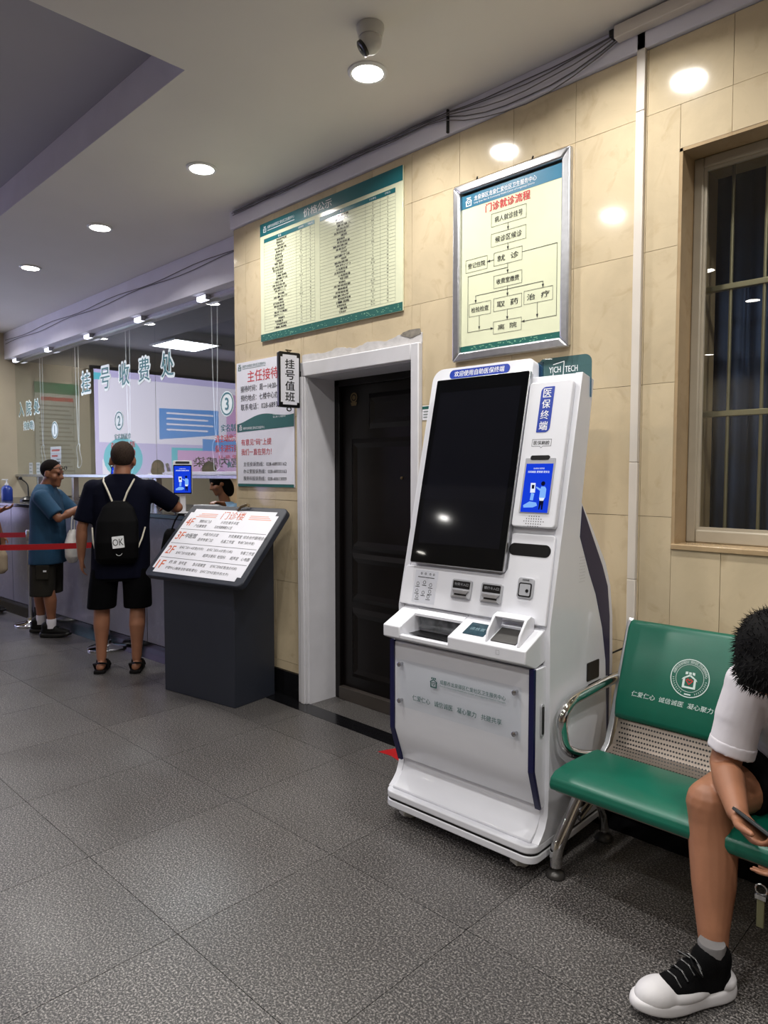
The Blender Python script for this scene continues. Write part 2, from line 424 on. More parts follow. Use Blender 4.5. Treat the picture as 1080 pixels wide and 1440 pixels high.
for i in range(len(cols) - 1):
    for j in range(len(rows) - 1):
        rr = [(cols[i], rows[j], cols[i + 1], rows[j + 1])]
        for hole in ((DX0 - .075, 0, DX1 + .04, DZ + .1), (NX0, NZ0, NX1, NZ1)):
            rr = [q for r in rr for q in sub_rect(r, hole)]
        for (x0, z0, x1, z1) in rr:
            if x1 - x0 < .012 or z1 - z0 < .012: continue
            w, h = (x1 - x0) / 2 - .0009, (z1 - z0) / 2 - .0009
            t = MB().box((-w, -.006, -h), (w, .006, h)).build('wall_tile', tile_m)
            dy = random.uniform(-.0004, .0004)
            t.location = ((x0 + x1) / 2, YW + .006 + dy, (z0 + z1) / 2); t.parent = wall
            t.rotation_euler = (random.gauss(0, .0012), 0, random.gauss(0, .0012))
# return face of the wall end towards the counter
for j in range(len(rows) - 1):
    z0, z1 = rows[j], rows[j + 1]; h = (z1 - z0) / 2 - .0009
    t = MB().box((-.006, -.19, -h), (.006, .19, h)).build('wall_tile', tile_m); t.location = (WX0 + .006, YW + .204, (z0 + z1) / 2); t.parent = wall
# skirting
b = MB()
sk = struct(MB().box((WX0, YW - .012, .0005), (DX0 - .085, YW + .02, .168)).build('baseboard_left', black_gr, bevel=.002))
sk = struct(MB().box((DX1 + .045, YW - .012, .0005), (XR, YW + .02, .168)).build('baseboard_right', black_gr, bevel=.002))
# painted band above the tiles
tr = struct(MB().box((WX0 - .012, YW - .02, 3.222), (XR, 3.3, ZC - .0005)).build('trim_1', trim_paint, bevel=.003))
# black granite strip in the floor along the wall
st = struct(MB().box((WX0 + .02, 2.725, -.004), (XR, YW - .0125, .0015)).build('trim_2', black_gr))
# other walls of the hall
cream = mat('cream_wall_paint', (196, 184, 160), 0.6, var=.05, scale=2)
struct(MB().box((XL - .2, YB - .2, 0), (XR + .2, YB, ZC)).build('wall_back', cream))
struct(MB().box((XR, YB, 0), (XR + .2, 3.3, ZC)).build('wall_side', cream))
wall_end = struct(MB().box((XL - .2, YB, 0), (XL, 7.2, ZC)).build('wall_end', cream))

# ---- door recess, frame and leaf
dr = struct(thing('door_1', None, None, ((DX0 + DX1) / 2, 3.1, 0)))
b = MB().box((DX0 - .1, 3.10, 0), (DX1 + .1, 3.14, DZ + .1)); b.build('door_leaf', door_m, dr)
def panel(x0, z0, x1, z1, name='door_panel'):
    p = MB(); w = .03
    p.add([(x0, 3.10, z0), (x1, 3.10, z0), (x1, 3.10, z1), (x0, 3.10, z1), (x0 + w, 3.082, z0 + w), (x1 - w, 3.082, z0 + w), (x1 - w, 3.082, z1 - w), (x0 + w, 3.082, z1 - w),
           (x0 + 2 * w, 3.093, z0 + 2 * w), (x1 - 2 * w, 3.093, z0 + 2 * w), (x1 - 2 * w, 3.093, z1 - 2 * w), (x0 + 2 * w, 3.093, z1 - 2 * w)],
          [(0, 1, 5, 4), (1, 2, 6, 5), (2, 3, 7, 6), (3, 0, 4, 7), (4, 5, 9, 8), (5, 6, 10, 9), (6, 7, 11, 10), (7, 4, 8, 11), (8, 9, 10, 11)])
    return p.build(name, door_m, dr)
mx_ = (DX0 + DX1) / 2
for (x0, z0, x1, z1) in ((DX0 + .14, .16, DX1 - .1, .62), (DX0 + .14, .66, DX1 - .1, .98), (DX0 + .14, 1.0, DX1 - .1, 1.72), (DX0 + .3, 1.78, DX1 - .1, 2.0)): panel(x0, z0, x1, z1)
MB().box((DX0, 3.07, 0), (DX0 + .05, 3.10, DZ)).build('door_jamb', door_m, dr, bevel=.004)
MB().box((DX0, 3.07, DZ - .05), (DX1, 3.10, DZ)).build('door_head', door_m, dr, bevel=.004)
MB().box((DX0 + .05, 3.06, 0), (DX1, 3.10, .085)).build('kick_plate', mat('kick_plate', (72, 66, 62), .4, .3), dr, bevel=.003)
brass = mat('old_brass', (120, 104, 78), .35, .9)
e = MB(); Me = frame((DX0 + .165, 3.0985, 1.985), (1, 0, 0), (0, 0, 1), (0, -1, 0))
ringp(e, 0, 0, .022, .032, Me, .004); disc(e, 0, 0, .015, Me, .004); flat(e, [(-.03, -.03), (.03, -.03), (.022, -.052), (-.022, -.052)], Me, .004)
e.build('emblem', brass, dr)
MB().lathe([(.009, 0), (.009, .006), (.004, .008)], 14, frame((mx_ + .14, 3.093, 1.47), (1, 0, 0), (0, 0, 1), (0, -1, 0))).build('peephole', brass, dr, smooth=True)
# painted reveal and architrave
fr = struct(thing('door_2', None, None, ((DX0 + DX1) / 2, 2.86, 0)))
MB().box((DX0 - .02, 2.846, 0), (DX0 + .006, 3.069, DZ - .006)).build('reveal', frame_paint, fr)
MB().box((DX1 - .006, 2.846, 0), (DX1 + .02, 3.069, DZ - .006)).build('reveal', frame_paint, fr)
MB().box((DX0 - .02, 2.846, DZ - .006), (DX1 + .02, 3.069, DZ + .02)).build('reveal', frame_paint, fr)
MB().box((DX0 - .085, 2.825, 0), (DX0, 2.86, DZ)).build('architrave', frame_paint, fr, bevel=.006)
MB().box((DX0 - .05, 2.815, 0), (DX0 - .015, 2.83, DZ)).build('moulding', frame_paint, fr, bevel=.005)
MB().box((DX1, 2.825, 0), (DX1 + .058, 2.86, DZ + .09)).build('architrave', frame_paint, fr, bevel=.006)
MB().box((DX0 - .085, 2.825, DZ), (DX1 + .0, 2.86, DZ + .09)).build('architrave', frame_paint, fr, bevel=.006)
# crumbling plaster above and beside the frame
def rough_strip(name, pts, y, depth, m=plaster):
    p = MB(); p.prism(pts, y - depth, y + .004, ax=1); return p.build(name, m, fr)
up = []
n = 46
for k in range(n + 1):
    x = DX0 - .06 + (DX1 + .058 - DX0 + .06) * k / n
    up.append((x, DZ + .138 + random.uniform(-.004, .005) + .008 * math.sin(k * .5) + (.012 if k > 34 else 0)))
rough_strip('plaster_patch', [(DX0 - .06, DZ + .088), (DX1 + .058, DZ + .088)] + up[::-1], YW, .006)
rough_strip('bare_plaster_patch', [(DX1 - .1, DZ + .15), (DX1 - .02, DZ + .125), (DX1 + .05, DZ + .14), (DX1 + .04, DZ + .168), (DX1 - .03, DZ + .17), (DX1 - .08, DZ + .162)], YW - .004, .005, mat('bare_cement', (128, 122, 112), .95, var=.3, scale=40))
lf = [(DX0 - .088 - random.uniform(.0, .014), z * DZ / 40) for z in range(41)]
rough_strip('plaster_patch', lf + [(DX0 - .082, DZ), (DX0 - .082, 0)], YW, .007)

# ---- window with reveal, bars and curtain behind the pane
wn = struct(thing('window_1', None, None, ((NX0 + NX1) / 2, 3.0, NZ0)))
wframe = mat('window_frame_paint', (176, 166, 148), .45, var=.04)
reveal_st = marble_mat('reveal_stone', (176, 152, 118), (150, 122, 88), .2, 3)
MB().box((NX0 - .001, YW + .001, NZ0), (NX0 + .012, 3.24, NZ1)).build('reveal', reveal_st, wn)
MB().box((NX1 - .012, YW + .001, NZ0), (NX1, 3.24, NZ1)).build('reveal', reveal_st, wn)
MB().box((NX0, YW + .001, NZ1 - .012), (NX1, 3.24, NZ1 + .001)).build('reveal', reveal_st, wn)
MB().box((NX0 - .0, YW - .008, NZ0 - .012), (NX1, 3.24, NZ0 + .012)).build('window_sill', reveal_st, wn, bevel=.004)
fy0, fy1 = 2.975, 3.03
for (x0, z0, x1, z1) in ((NX0 + .012, NZ0 + .012, NX0 + .05, NZ1 - .012), (NX1 - .05, NZ0 + .012, NX1 - .012, NZ1 - .012), (NX0 + .05, NZ1 - .055, NX1 - .05, NZ1 - .012), (NX0 + .05, NZ0 + .012, NX1 - .05, NZ0 + .065), (-.44, NZ0 + .065, -.39, NZ1 - .055)):
    MB().box((x0, fy0, z0), (x1, fy1, z1)).build('window_frame', wframe, wn, bevel=.006)
for (x0, x1) in ((NX0 + .05, -.44), (-.39, NX1 - .05)):
    MB().box((x0, 2.998, NZ0 + .065), (x1, 3.004, NZ1 - .055)).build('pane', clear, wn)
    for (a, c, e_, g) in ((x0, NZ0 + .065, x0 + .012, NZ1 - .055), (x0 + .012, NZ0 + .065, x1, NZ0 + .077), (x0 + .012, NZ1 - .067, x1, NZ1 - .055)):
        MB().box((a, 2.985, c), (e_, 2.998, g)).build('glazing_bead', wframe, wn)
bars = mat('window_bar_metal', (176, 164, 134), .3, .8)
gx = NX0 + .125
while gx < NX1 - .1:
    MB().tube([(gx, 3.1, NZ0 + .02), (gx, 3.1, NZ1 - .02)], .0075, 8).build('window_bar', bars, wn, smooth=True); gx += .128
for z in (1.748, 2.268):
    MB().box((NX0 + .02, 3.085, z - .012), (NX1 - .02, 3.115, z + .012)).build('cross_bar', bars, wn, bevel=.003)
cur = MB(); nn = 150; vs_, fs = [], []
for k in range(nn + 1):
    x = NX0 - .05 + (NX1 - NX0 + .1) * k / nn
    y = 3.33 + .03 * math.sin(k * .9) + .02 * math.sin(k * .37 + 1)
    vs_ += [(x, y, .75), (x + .004 * math.sin(k), y * .2 + 3.33 * .8, 2.98)]
    if k: fs.append((2 * k - 2, 2 * k, 2 * k + 1, 2 * k - 1))
cur.add(vs_, fs)
cu = thing('curtain', 'blue-grey curtain hanging in folds behind the barred window', 'curtain', (-.4, 3.33, .75))
o = cur.build('curtain_cloth', mat('curtain_cloth', (44, 60, 92), .8, var=.1), cu, smooth=True, ang=80); o.modifiers.new('thick', 'SOLIDIFY').thickness = .003
MB().tube([(NX0 - .1, 3.33, 2.985), (NX1 + .1, 3.33, 2.985)], .012, 8).build('curtain_rail', steel, cu, smooth=True)
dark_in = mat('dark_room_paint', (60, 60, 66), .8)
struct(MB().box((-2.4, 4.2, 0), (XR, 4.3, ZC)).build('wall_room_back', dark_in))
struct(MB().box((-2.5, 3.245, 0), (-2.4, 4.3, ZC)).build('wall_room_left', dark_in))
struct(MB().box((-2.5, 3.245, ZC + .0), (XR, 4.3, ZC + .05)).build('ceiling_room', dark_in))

# ================================================================== COUNTER WINDOW SIDE
GY = 3.26
fas = struct(MB().box((XL, 3.13, 3.0), (WX0 + .0, 3.42, ZC - .0005)).build('trim_3', trim_paint, bevel=.004))
cf = lambda x: 2.565 + (x + 8.757) * (2.742 - 2.565) / (8.757 - 5.255)     # front line of the counter
# black strip in the floor along the counter
struct(MB().prism([(XL, cf(XL) - .12), (WX0 + .02, cf(WX0) - .1), (WX0 + .02, 2.86), (XL, 2.8)], -.004, .0015).build('trim_4', black_gr))
ct = thing('service_counter', 'long service counter with grey stone front and dark top', 'counter', (-7.2, 3.1, 0))
edges = [XL + .005, -9.3, -8.35, -7.4, -6.45, -5.5, -4.95, WX0 - .005]
for i in range(len(edges) - 1):
    x0, x1 = edges[i] + .003, edges[i + 1] - .003
    MB().prism([(x0, cf(x0)), (x1, cf(x1)), (x1, cf(x1) + .05), (x0, cf(x0) + .05)], .09, 1.135).build('front_panel', counter_st, ct, bevel=.003)
MB().prism([(XL + .005, cf(XL) + .02), (WX0 - .005, cf(WX0) + .02), (WX0 - .005, 3.5), (XL + .005, 3.5)], .002, 1.134).build('carcass', mat('counter_carcass', (60, 58, 62), .7), ct)
MB().prism([(XL + .005, cf(XL) - .005), (WX0 - .005, cf(WX0) - .005), (WX0 - .005, cf(WX0) + .03), (XL + .005, cf(XL) + .03)], .002, .088).build('plinth', black_gr, ct)
MB().prism([(XL + .005, cf(XL) - .03), (WX0 - .005, cf(WX0) - .03), (WX0 - .005, 3.75), (XL + .005, 3.75)], 1.136, 1.175).build('counter_top', counter_top, ct, bevel=.006)
# glass screen above the counter
gp = struct(thing('window_2', None, None, (-7.2, GY, 1.46)))
pe = [XL + .01, -8.28, -6.3, WX0 - .003]
for i in range(3):
    MB().box((pe[i] + .003, GY - .005, 1.485), (pe[i + 1] - .003, GY + .005, 2.985)).build('pane', clear, gp)
MB().box((XL + .01, GY - .035, 1.452), (WX0 - .003, GY + .035, 1.485)).build('bottom_rail', alu, gp, bevel=.004)
MB().box((XL + .01, GY - .03, 2.97), (WX0 - .003, GY + .03, 2.999)).build('top_channel', alu, gp)
for x in (-4.75, -6.3, -8.28, -9.4):
    MB().box((x - .03, GY - .03, 1.1755), (x + .03, GY + .03, 1.452)).build('post', steel, gp, bevel=.004)
shelf_m = mat('white_ledge', (214, 214, 226), .3)
MB().box((-5.86, GY - .16, 1.486), (-4.36, GY - .036, 1.512)).build('ledge', shelf_m, gp, bevel=.003)
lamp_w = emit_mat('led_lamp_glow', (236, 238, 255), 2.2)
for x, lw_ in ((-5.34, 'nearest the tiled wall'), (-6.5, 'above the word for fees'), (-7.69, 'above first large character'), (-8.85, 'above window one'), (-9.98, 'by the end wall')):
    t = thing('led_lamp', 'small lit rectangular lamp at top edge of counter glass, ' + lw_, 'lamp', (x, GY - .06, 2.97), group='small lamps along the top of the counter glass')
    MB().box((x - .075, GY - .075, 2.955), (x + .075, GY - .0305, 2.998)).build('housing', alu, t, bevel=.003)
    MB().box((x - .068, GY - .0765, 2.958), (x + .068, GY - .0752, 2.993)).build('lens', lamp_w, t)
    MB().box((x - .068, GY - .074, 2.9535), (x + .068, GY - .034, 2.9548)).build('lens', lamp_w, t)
# lettering on the glass
MG = wallf((0, GY - .006, 0))
lw, ld, lr = MB(), MB(), MB()
for ch, x, z in zip('挂号收费处', (-7.90, -7.40, -6.95, -6.52, -6.06), (2.505,) * 5):
    put_text(lw, ch, MG, x, z, .25, bold=.055, z=.0004); put_text(ld, ch, MG, x, z, .222, bold=.018, z=.0022)
for ch, x, z in zip('入院处', (-9.98, -9.70, -9.42), (2.34,) * 3):
    put_text(lw, ch, MG, x, z, .19, bold=.055, z=.0004); put_text(ld, ch, MG, x, z, .166, bold=.018, z=.0022)
put_text(lw, '持办理)', MG, -9.72, 2.11, .13, bold=.055, z=.0004); put_text(ld, '持办理)', MG, -9.72, 2.11, .112, bold=.018, z=.0022)
for t_, x, z in (('1', -8.84, 2.02), ('2', -7.09, 2.04), ('3', -5.07, 2.075)):
    disc(lw, x, z, .105, MG, .0004); lw.cut(); ringp(ld, x, z, .082, .095, MG, .0022); ld.cut(); put_text(ld, t_, MG, x, z, .1, bold=.03, z=.0022)
for cx in (-4.98, -7.02):
    put_text(ld, '实名制就诊', MG, cx, 1.875, .062, .37, bold=.015)
    put_text(lr, '请主动出示患者医', MG, cx, 1.79, .062, .56, bold=.015)
    put_text(lr, '保卡进行挂号和缴', MG, cx, 1.705, .062, .56, bold=.015)
    put_text(lr, '军人、消防、残疾、优抚对象', MG, cx, 1.635, .03, .46)
    put_text(ld, '优  先', MG, cx, 1.57, .05, .2, bold=.015)
letter_w = mat('frosted_white_vinyl', (236, 246, 248), .5); letter_d = mat('teal_vinyl', (34, 112, 118), .4)
lw.build_lines('lettering_outline', letter_w, gp); ld.build_lines('lettering', letter_d, gp); lr.build_lines('lettering', red_print, gp)
# sheets stuck to the glass
def glass_sheet(x, z, w, h, label, lines, mcol):
    s = thing('paper_notice', label, 'paper', (x, GY + .006, z - h / 2))
    MB().box((x - w / 2, GY + .0055, z - h / 2), (x + w / 2, GY + .007, z + h / 2)).build('sheet', white_sheet, s)
    p = MB(); M = wallf((x, GY + .0052, z))
    for k in range(lines):
        y = h / 2 - h * (k + .7) / (lines + .4); rect(p, -w * .38, y - h * .12 / lines, w * (.38 - .2 * (k % 2)), y + h * .16 / lines, M, .0001)
    p.build('print', mcol, s)
glass_sheet(-8.86, 1.74, .34, .16, 'paper strip with red print stuck to glass under number one', 2, red_print)
glass_sheet(-8.78, 1.60, .14, .14, 'small white paper note stuck to glass below the red printed strip', 2, black_print)
glass_sheet(-9.72, 1.56, .13, .15, 'small pale note stuck to glass beside another one, above end of counter', 3, mat('faded_print', (140, 160, 160), .6))
glass_sheet(-9.46, 1.56, .13, .15, 'small pale note stuck to glass, next to man in teal shirt', 3, MATS['faded_print'])
# blind cords hanging behind the glass, tied in loops
cord_m = mat('white_cord', (222, 222, 226), .6)
for x, z1, lab in ((-9.42, 1.72, 'thin white blind cord with loop hanging behind glass beside the word for hospital admission'), (-8.3, 1.70, 'thin white blind cord with loop hanging between windows one and two'),
                   (-7.0, 1.62, 'long thin white blind cord hanging behind window two lettering'), (-5.35, 1.66, 'thin white blind cord with loop hanging beside number three')):
    c = thing('blind_cord', lab, 'cord', (x, GY + .06, 2.96), group='blind cords behind the glass screen')
    for s in (-.05, .045):
        MB().tube([(x + s, GY + .06, 2.96), (x + s * .8, GY + .06, 2.4), (x + s * .3, GY + .06, z1 + .22), (x, GY + .06, z1 + .14)], .004, 6).build('cord', cord_m, c, smooth=True)
    lp = [(x + .045 * math.sin(2 * math.pi * k / 18) * (.5 + .5 * math.sin(math.pi * k / 18)) + .02 * math.sin(math.pi * k / 9), GY + .06 + .01 * math.cos(k), z1 + .14 * math.cos(2 * math.pi * k / 18)) for k in range(18)]
    MB().tube(lp, .004, 6, closed=True).build('loop', cord_m, c, smooth=True)
    MB().ball((x, GY + .06, z1 + .14), (.009, .009, .012)).build('knot', cord_m, c, smooth=True)

# ---- the office behind the glass
off = mat('office_wall_paint', (150, 148, 140), .7, var=.05, scale=2)
struct(MB().box((XL, 7.0, 0), (-4.2, 7.2, 3.1)).build('wall_office_back', off))
struct(MB().box((WX0 + .03, 3.25, 0), (WX0 + .13, 7.1, 3.1)).build('wall_office_side', off))
struct(MB().box((XL, 3.42, 3.0), (WX0 + .13, 7.2, 3.08)).build('ceiling_office', mat('office_ceiling_paint', (120, 122, 130), .8)))
pl = thing('ceiling_panel_light', 'square lit panel lamp in the office ceiling', 'ceiling light', (-7.5, 4.25, 2.99))
MB().box((-7.8, 3.96, 2.985), (-7.2, 4.56, 2.9995)).build('frame', white_paint, pl, bevel=.002)
MB().box((-7.77, 3.99, 2.982), (-7.23, 4.53, 2.9848)).build('diffuser', emit_mat('panel_glow', (245, 248, 255), 9.0), pl)
ld_ = bpy.data.lights.new('panel_lamp', 'AREA'); ld_.shape = 'SQUARE'; ld_.size = .54; ld_.energy = 38; ld_.color = (.93, .96, 1)
lo = bpy.data.objects.new('panel_lamp', ld_); COL.objects.link(lo); lo.location = (0, 0, -.012); lo.parent = pl
# shelves, cabinets and partitions in the office
wood = mat('pale_wood', (196, 164, 118), .5, var=.12, scale=8)
pt = thing('desk_partition', 'pale wooden desk partition standing in the office behind the counter', 'partition', (-6.6, 4.6, 0))
MB().box((-7.3, 4.58, .0), (-5.35, 4.62, 1.46)).build('board', wood, pt, bevel=.003)
for x in (-7.3, -6.6, -5.95): MB().box((x, 4.565, .02), (x + .03, 4.579, 1.455)).build('batten', wood, pt)
MB().box((-7.31, 4.56, 1.461), (-5.34, 4.64, 1.49)).build('capping', wood, pt, bevel=.003)
cb = thing('file_shelf', 'open wooden shelf of files behind the third window', 'shelf', (-4.85, 4.4, 0))
for x in (-5.25, -4.36): MB().box((x - .012, 4.2, 0), (x + .012, 4.55, 2.0)).build('side', wood, cb)
for z in (.4, .8, 1.2, 1.42, 1.7, 1.98): MB().box((-5.238, 4.2, z), (-4.372, 4.55, z + .02)).build('shelf_board', wood, cb)
MB().box((-5.238, 4.54, 0), (-4.372, 4.555, 2)).build('back', mat('dark_shelf_back', (66, 52, 40), .7), cb)
fcol = [mat('file_%d' % k, c, .6) for k, c in enumerate(((180, 150, 104), (206, 196, 176), (92, 96, 110), (150, 116, 76)))]
for z in (.82, 1.22, 1.44, 1.72):
    x = -5.22
    while x < -4.45:
        w = random.uniform(.03, .06); h = random.uniform(.14, .185)
        f_ = MB().box((x, 4.27, z + .0005), (x + w - .003, 4.5, z + h)).build('box_file', random.choice(fcol), None, loc=(x, 4.27, z))
        tag(f_, 'upright box file packed in row on the wooden office shelf', 'file', 'files on the office shelf'); x += w + random.uniform(.0, .02)
gm = mat('blind_slat', (204, 206, 216), .5)
for k, x in enumerate((-7.62, -7.8, -7.98, -8.16, -8.34)):
    t = MB().box((x - .055, 3.86, 1.19), (x + .03, 3.9, 1.47)).build('divider_panel', gm if k % 2 else alu, None, bevel=.004, loc=(x, 3.88, 1.19))
    tag(t, 'upright pale divider panel standing on the inner counter behind man in teal', 'panel', 'divider panels on the inner counter')
ic = thing('inner_counter', 'long low inner worktop just behind the glass counter', 'counter', (-8.4, 3.95, 0))
MB().box((-10.1, 3.76, 1.15), (-7.45, 4.1, 1.188)).build('worktop', counter_top, ic, bevel=.004)
MB().box((-10.1, 3.8, 0), (-7.45, 4.05, 1.149)).build('body', mat('inner_counter_body', (110, 110, 116), .6), ic)
wc = thing('office_cabinet', 'tall pale cabinet standing far back in the office', 'cabinet', (-9.6, 6.6, 0))
MB().box((-10.1, 6.4, 0), (-8.9, 6.98, 2.1)).build('body', mat('pale_cabinet', (176, 176, 172), .5), wc, bevel=.005)
for x in (-10.08, -9.49): MB().box((x, 6.38, .05), (x + .56, 6.399, 2.05)).build('door', MATS['pale_cabinet'], wc, bevel=.004)
# ---- end wall of the hall: lit display and notice board (both mirrored in the counter glass)
ds = thing('display_wall', 'large lit health information display filling the end wall of the hall', 'display', (XL, .6, 1.0))
MD = frame((XL + .062, 2.22, 0), (0, -1, 0), (0, 0, 1), (1, 0, 0))      # x runs towards -Y, faces +X
MB().box((XL + .001, -1.6, .85), (XL + .06, 2.26, 3.05)).build('housing', black, ds)
sc_l = emit_mat('screen_lilac', (196, 190, 238), 3.6); sc_w = emit_mat('screen_white', (226, 224, 246), 3.9); sc_b = emit_mat('screen_blue', (92, 158, 240), 3.2); sc_c = emit_mat('screen_cyan', (96, 205, 230), 3.2); sc_p = emit_mat('screen_pink', (214, 170, 226), 3.4); sc_d = emit_mat('screen_dark', (64, 64, 96), 1.0)
q = MB(); rect(q, 0, .9, 3.8, 3.0, MD, .0002); q.build('screen', sc_l, ds)
q = MB(); rect(q, .06, 1.95, 2.4, 2.9, MD, .0006); rect(q, .1, 1.2, .5, 1.7, MD, .0006); rect(q, .8, 1.15, 1.05, 1.5, MD, .0012); q.build('picture', sc_w, ds)
q = MB(); flat(q, [(1.0, 2.02), (2.05, 2.12), (2.05, 2.52), (1.0, 2.5)], MD, .001); rect(q, 1.75, 1.55, 2.6, 2.05, MD, .0008); q.build('picture', sc_b, ds)
q = MB(); disc(q, .42, 1.72, .3, MD, .001); rect(q, 1.2, .95, 1.75, 1.9, MD, .0008); rect(q, 2.1, .95, 3.3, 1.65, MD, .0009); rect(q, 0, 2.85, .12, 2.95, MD, .001); q.build('picture', sc_c, ds)
q = MB(); rect(q, 1.3, 1.2, 2.9, 1.86, MD, .0011); rect(q, 2.2, 2.1, 3.5, 2.8, MD, .0008); q.build('picture', sc_p, ds)
q = MB(); put_text(q, '生宫内感染', frame((XL + .062, 0, 0), (0, 1, 0), (0, 0, 1), (1, 0, 0)), .07, 1.68, .16, 1.15, bold=.02, z=.0016); q.build('lettering', sc_d, ds)
q = MB()
for k in range(4): rect(q, 1.12, 2.42 - .085 * k, 1.95 - .1 * (k % 2), 2.445 - .085 * k, MD, .0016)
q.build('lettering', sc_w, ds)
nb = thing('notice_board', 'tall printed notice board with green heading on the end wall', 'notice board', (XL, 2.75, 1.3))
MN = frame((XL + .021, 3.02, 0), (0, -1, 0), (0, 0, 1), (1, 0, 0))
MB().box((XL + .001, 2.42, 1.3), (XL + .02, 3.02, 2.75)).build('panel', mat('pale_board', (190, 192, 180), .4), nb, bevel=.003)
q = MB(); rect(q, .0, 2.6, .6, 2.75, MN); q.build('heading', mat('green_heading', (60, 130, 90), .4), nb)
q = MB(); rect(q, .08, 2.5, .52, 2.55, MN); q.build('heading', red_print, nb)
q = MB()
for k in range(17): rect(q, .05, 2.42 - k * .06, .55 - .12 * ((k * 7) % 4) / 4, 2.442 - k * .06, MN)
q.build('print', mat('grey_print', (110, 112, 110), .6), nb)

# ================================================================== CEILING LIGHTS
glow = emit_mat('lamp_glow', (255, 250, 240), 22.0)
ring_m = mat('lamp_ring', (226, 226, 228), .3)
spots = [(-2.41, 2.32, 'white downlight in ceiling next to the dome camera'), (-3.86, 2.32, 'white downlight in ceiling above the price list board'), (-5.31, 2.32, 'white downlight in ceiling above man with drawstring backpack'),
         (-6.78, 2.32, 'white downlight in ceiling above man in teal shirt')]
spots += [(x, y, 'round white recessed ceiling downlight lit over the hall') for x, y in ((-8.24, 2.32), (-9.6, 2.32), (-1.375, 2.32), (.1, 2.32), (-2.45, .95), (-.95, .95), (.6, .95), (-2.5, -.68), (-1.0, -.68), (.6, -.68), (-2.57, -2.17), (.6, -2.17), (-4.2, -5.4), (-5.66, -5.24), (-5.98, -2.95), (-7.6, -4.7))]  # right-hand column is unseen, added to light the bench from the front
for (x, y, lab) in spots:
    t = thing('ceiling_downlight', lab, 'ceiling light', (x, y, ZC - .012), group='round downlights in the ceiling')
    MB().lathe([(.072, ZC - .001), (.092, ZC - .001), (.092, ZC - .006), (.082, ZC - .012), (.072, ZC - .010)], 28, Matrix.Translation((x, y, 0)), ring=True).build('trim_ring', ring_m, t, smooth=True)
    MB().lathe([(.0715, ZC - .004), (.0715, ZC - .009), (.05, ZC - .0105)], 28, Matrix.Translation((x, y, 0))).build('diffuser', glow, t)
    l = bpy.data.lights.new('downlight_lamp', 'AREA'); l.shape = 'DISK'; l.size = .13; l.energy = LAMP_W; l.color = (1.0, .975, .94); l.spread = R(150)
    lo = bpy.data.objects.new('downlight_lamp', l); COL.objects.link(lo); lo.location = (0, 0, -.004); lo.parent = t
# ================================================================== THINGS ON THE TILED WALL
PY = YW
# ---- price list board
pb = thing('price_board', 'wide cream price list board with teal header above the door', 'notice board', (-3.34, PY, 2.39))
x0, x1, z0, z1 = -4.005, -2.682, 2.391, 3.17
MB().box((x0, PY - .014, z0), (x1, PY - .003, z1)).build('panel', cream_sheet, pb, bevel=.002)
Mp = wallf((x0, PY - .0145, z0)); Wd, Ht = x1 - x0, z1 - z0
q = MB(); rect(q, 0, Ht - .082, Wd, Ht, Mp); q.build('header_band', teal_print, pb)
q = MB(); rect(q, 0, 0, Wd, .047, Mp); q.build('footer_band', green_print, pb)
q = MB()
for k in range(90):
    a, c = random.uniform(.02, Wd - .02), random.uniform(.006, .036); rect(q, a, c, a + random.uniform(.004, .012), c + .004, Mp, .0008)
q.build('footer_pattern', mat('pale_green_print', (120, 170, 140), .5), pb)
q = MB(); put_text(q, '价格公示', Mp, Wd * .455, Ht - .042, .052, .27, bold=.015, z=.001)
put_text(q, '成都市龙泉驿区仁爱社区卫生服务中心', Mp, .085, Ht - .034, .02, .29, 'L', z=.001)
rect(q, .085, Ht - .058, .375, Ht - .054, Mp, .001)
house_logo(q, .055, Ht - .044, .038, Mp, .001); q.build('lettering', white_print, pb)
tabs = ((.045, .575, (.39, .49)), (.625, 1.268, (1.03, 1.15)))
q = MB(); ttop = Ht - .105
for (a, c, cs) in tabs: rect(q, a, ttop - .026, c, ttop, Mp, .0006)
q.build('table_heading', teal_print, pb)
q = MB()
for (a, c, cs) in tabs:
    for t_, xx in (('项 目', (a + cs[0]) / 2), ('计价单位', (cs[0] + cs[1]) / 2), ('价格(元)', (cs[1] + c) / 2)): put_text(q, t_, Mp, xx, ttop - .013, .013, z=.0012)
q.build('lettering', white_print, pb)
q = MB(); nr = 30; rh = (ttop - .026 - .062) / nr
for (a, c, cs) in tabs:
    for k in range(nr + 1): rect(q, a, ttop - .026 - rh * k - .0006, c, ttop - .026 - rh * k + .0006, Mp, .0006)
    for xx in (a, cs[0], cs[1], c): rect(q, xx - .0006, ttop - .026 - rh * nr, xx + .0006, ttop - .026, Mp, .0006)
q.build('table_rules', mat('grey_rule', (120, 128, 110), .6), pb)
items = ['一般诊疗费', '血常规检查', '尿常规检查', '静脉输液', '肌肉注射', '心电图检查', '换药(小)', '清创缝合', '针灸治疗', '推拿治疗', '中药熏洗', '雾化吸入', '彩色超声检查', '数字化摄影', '肝功能测定', '血糖测定', '口腔检查', '灌肠', '导尿', '拔罐疗法']
units = ['次', '项', '部位', '每小时', '次', '人次']
q = MB()
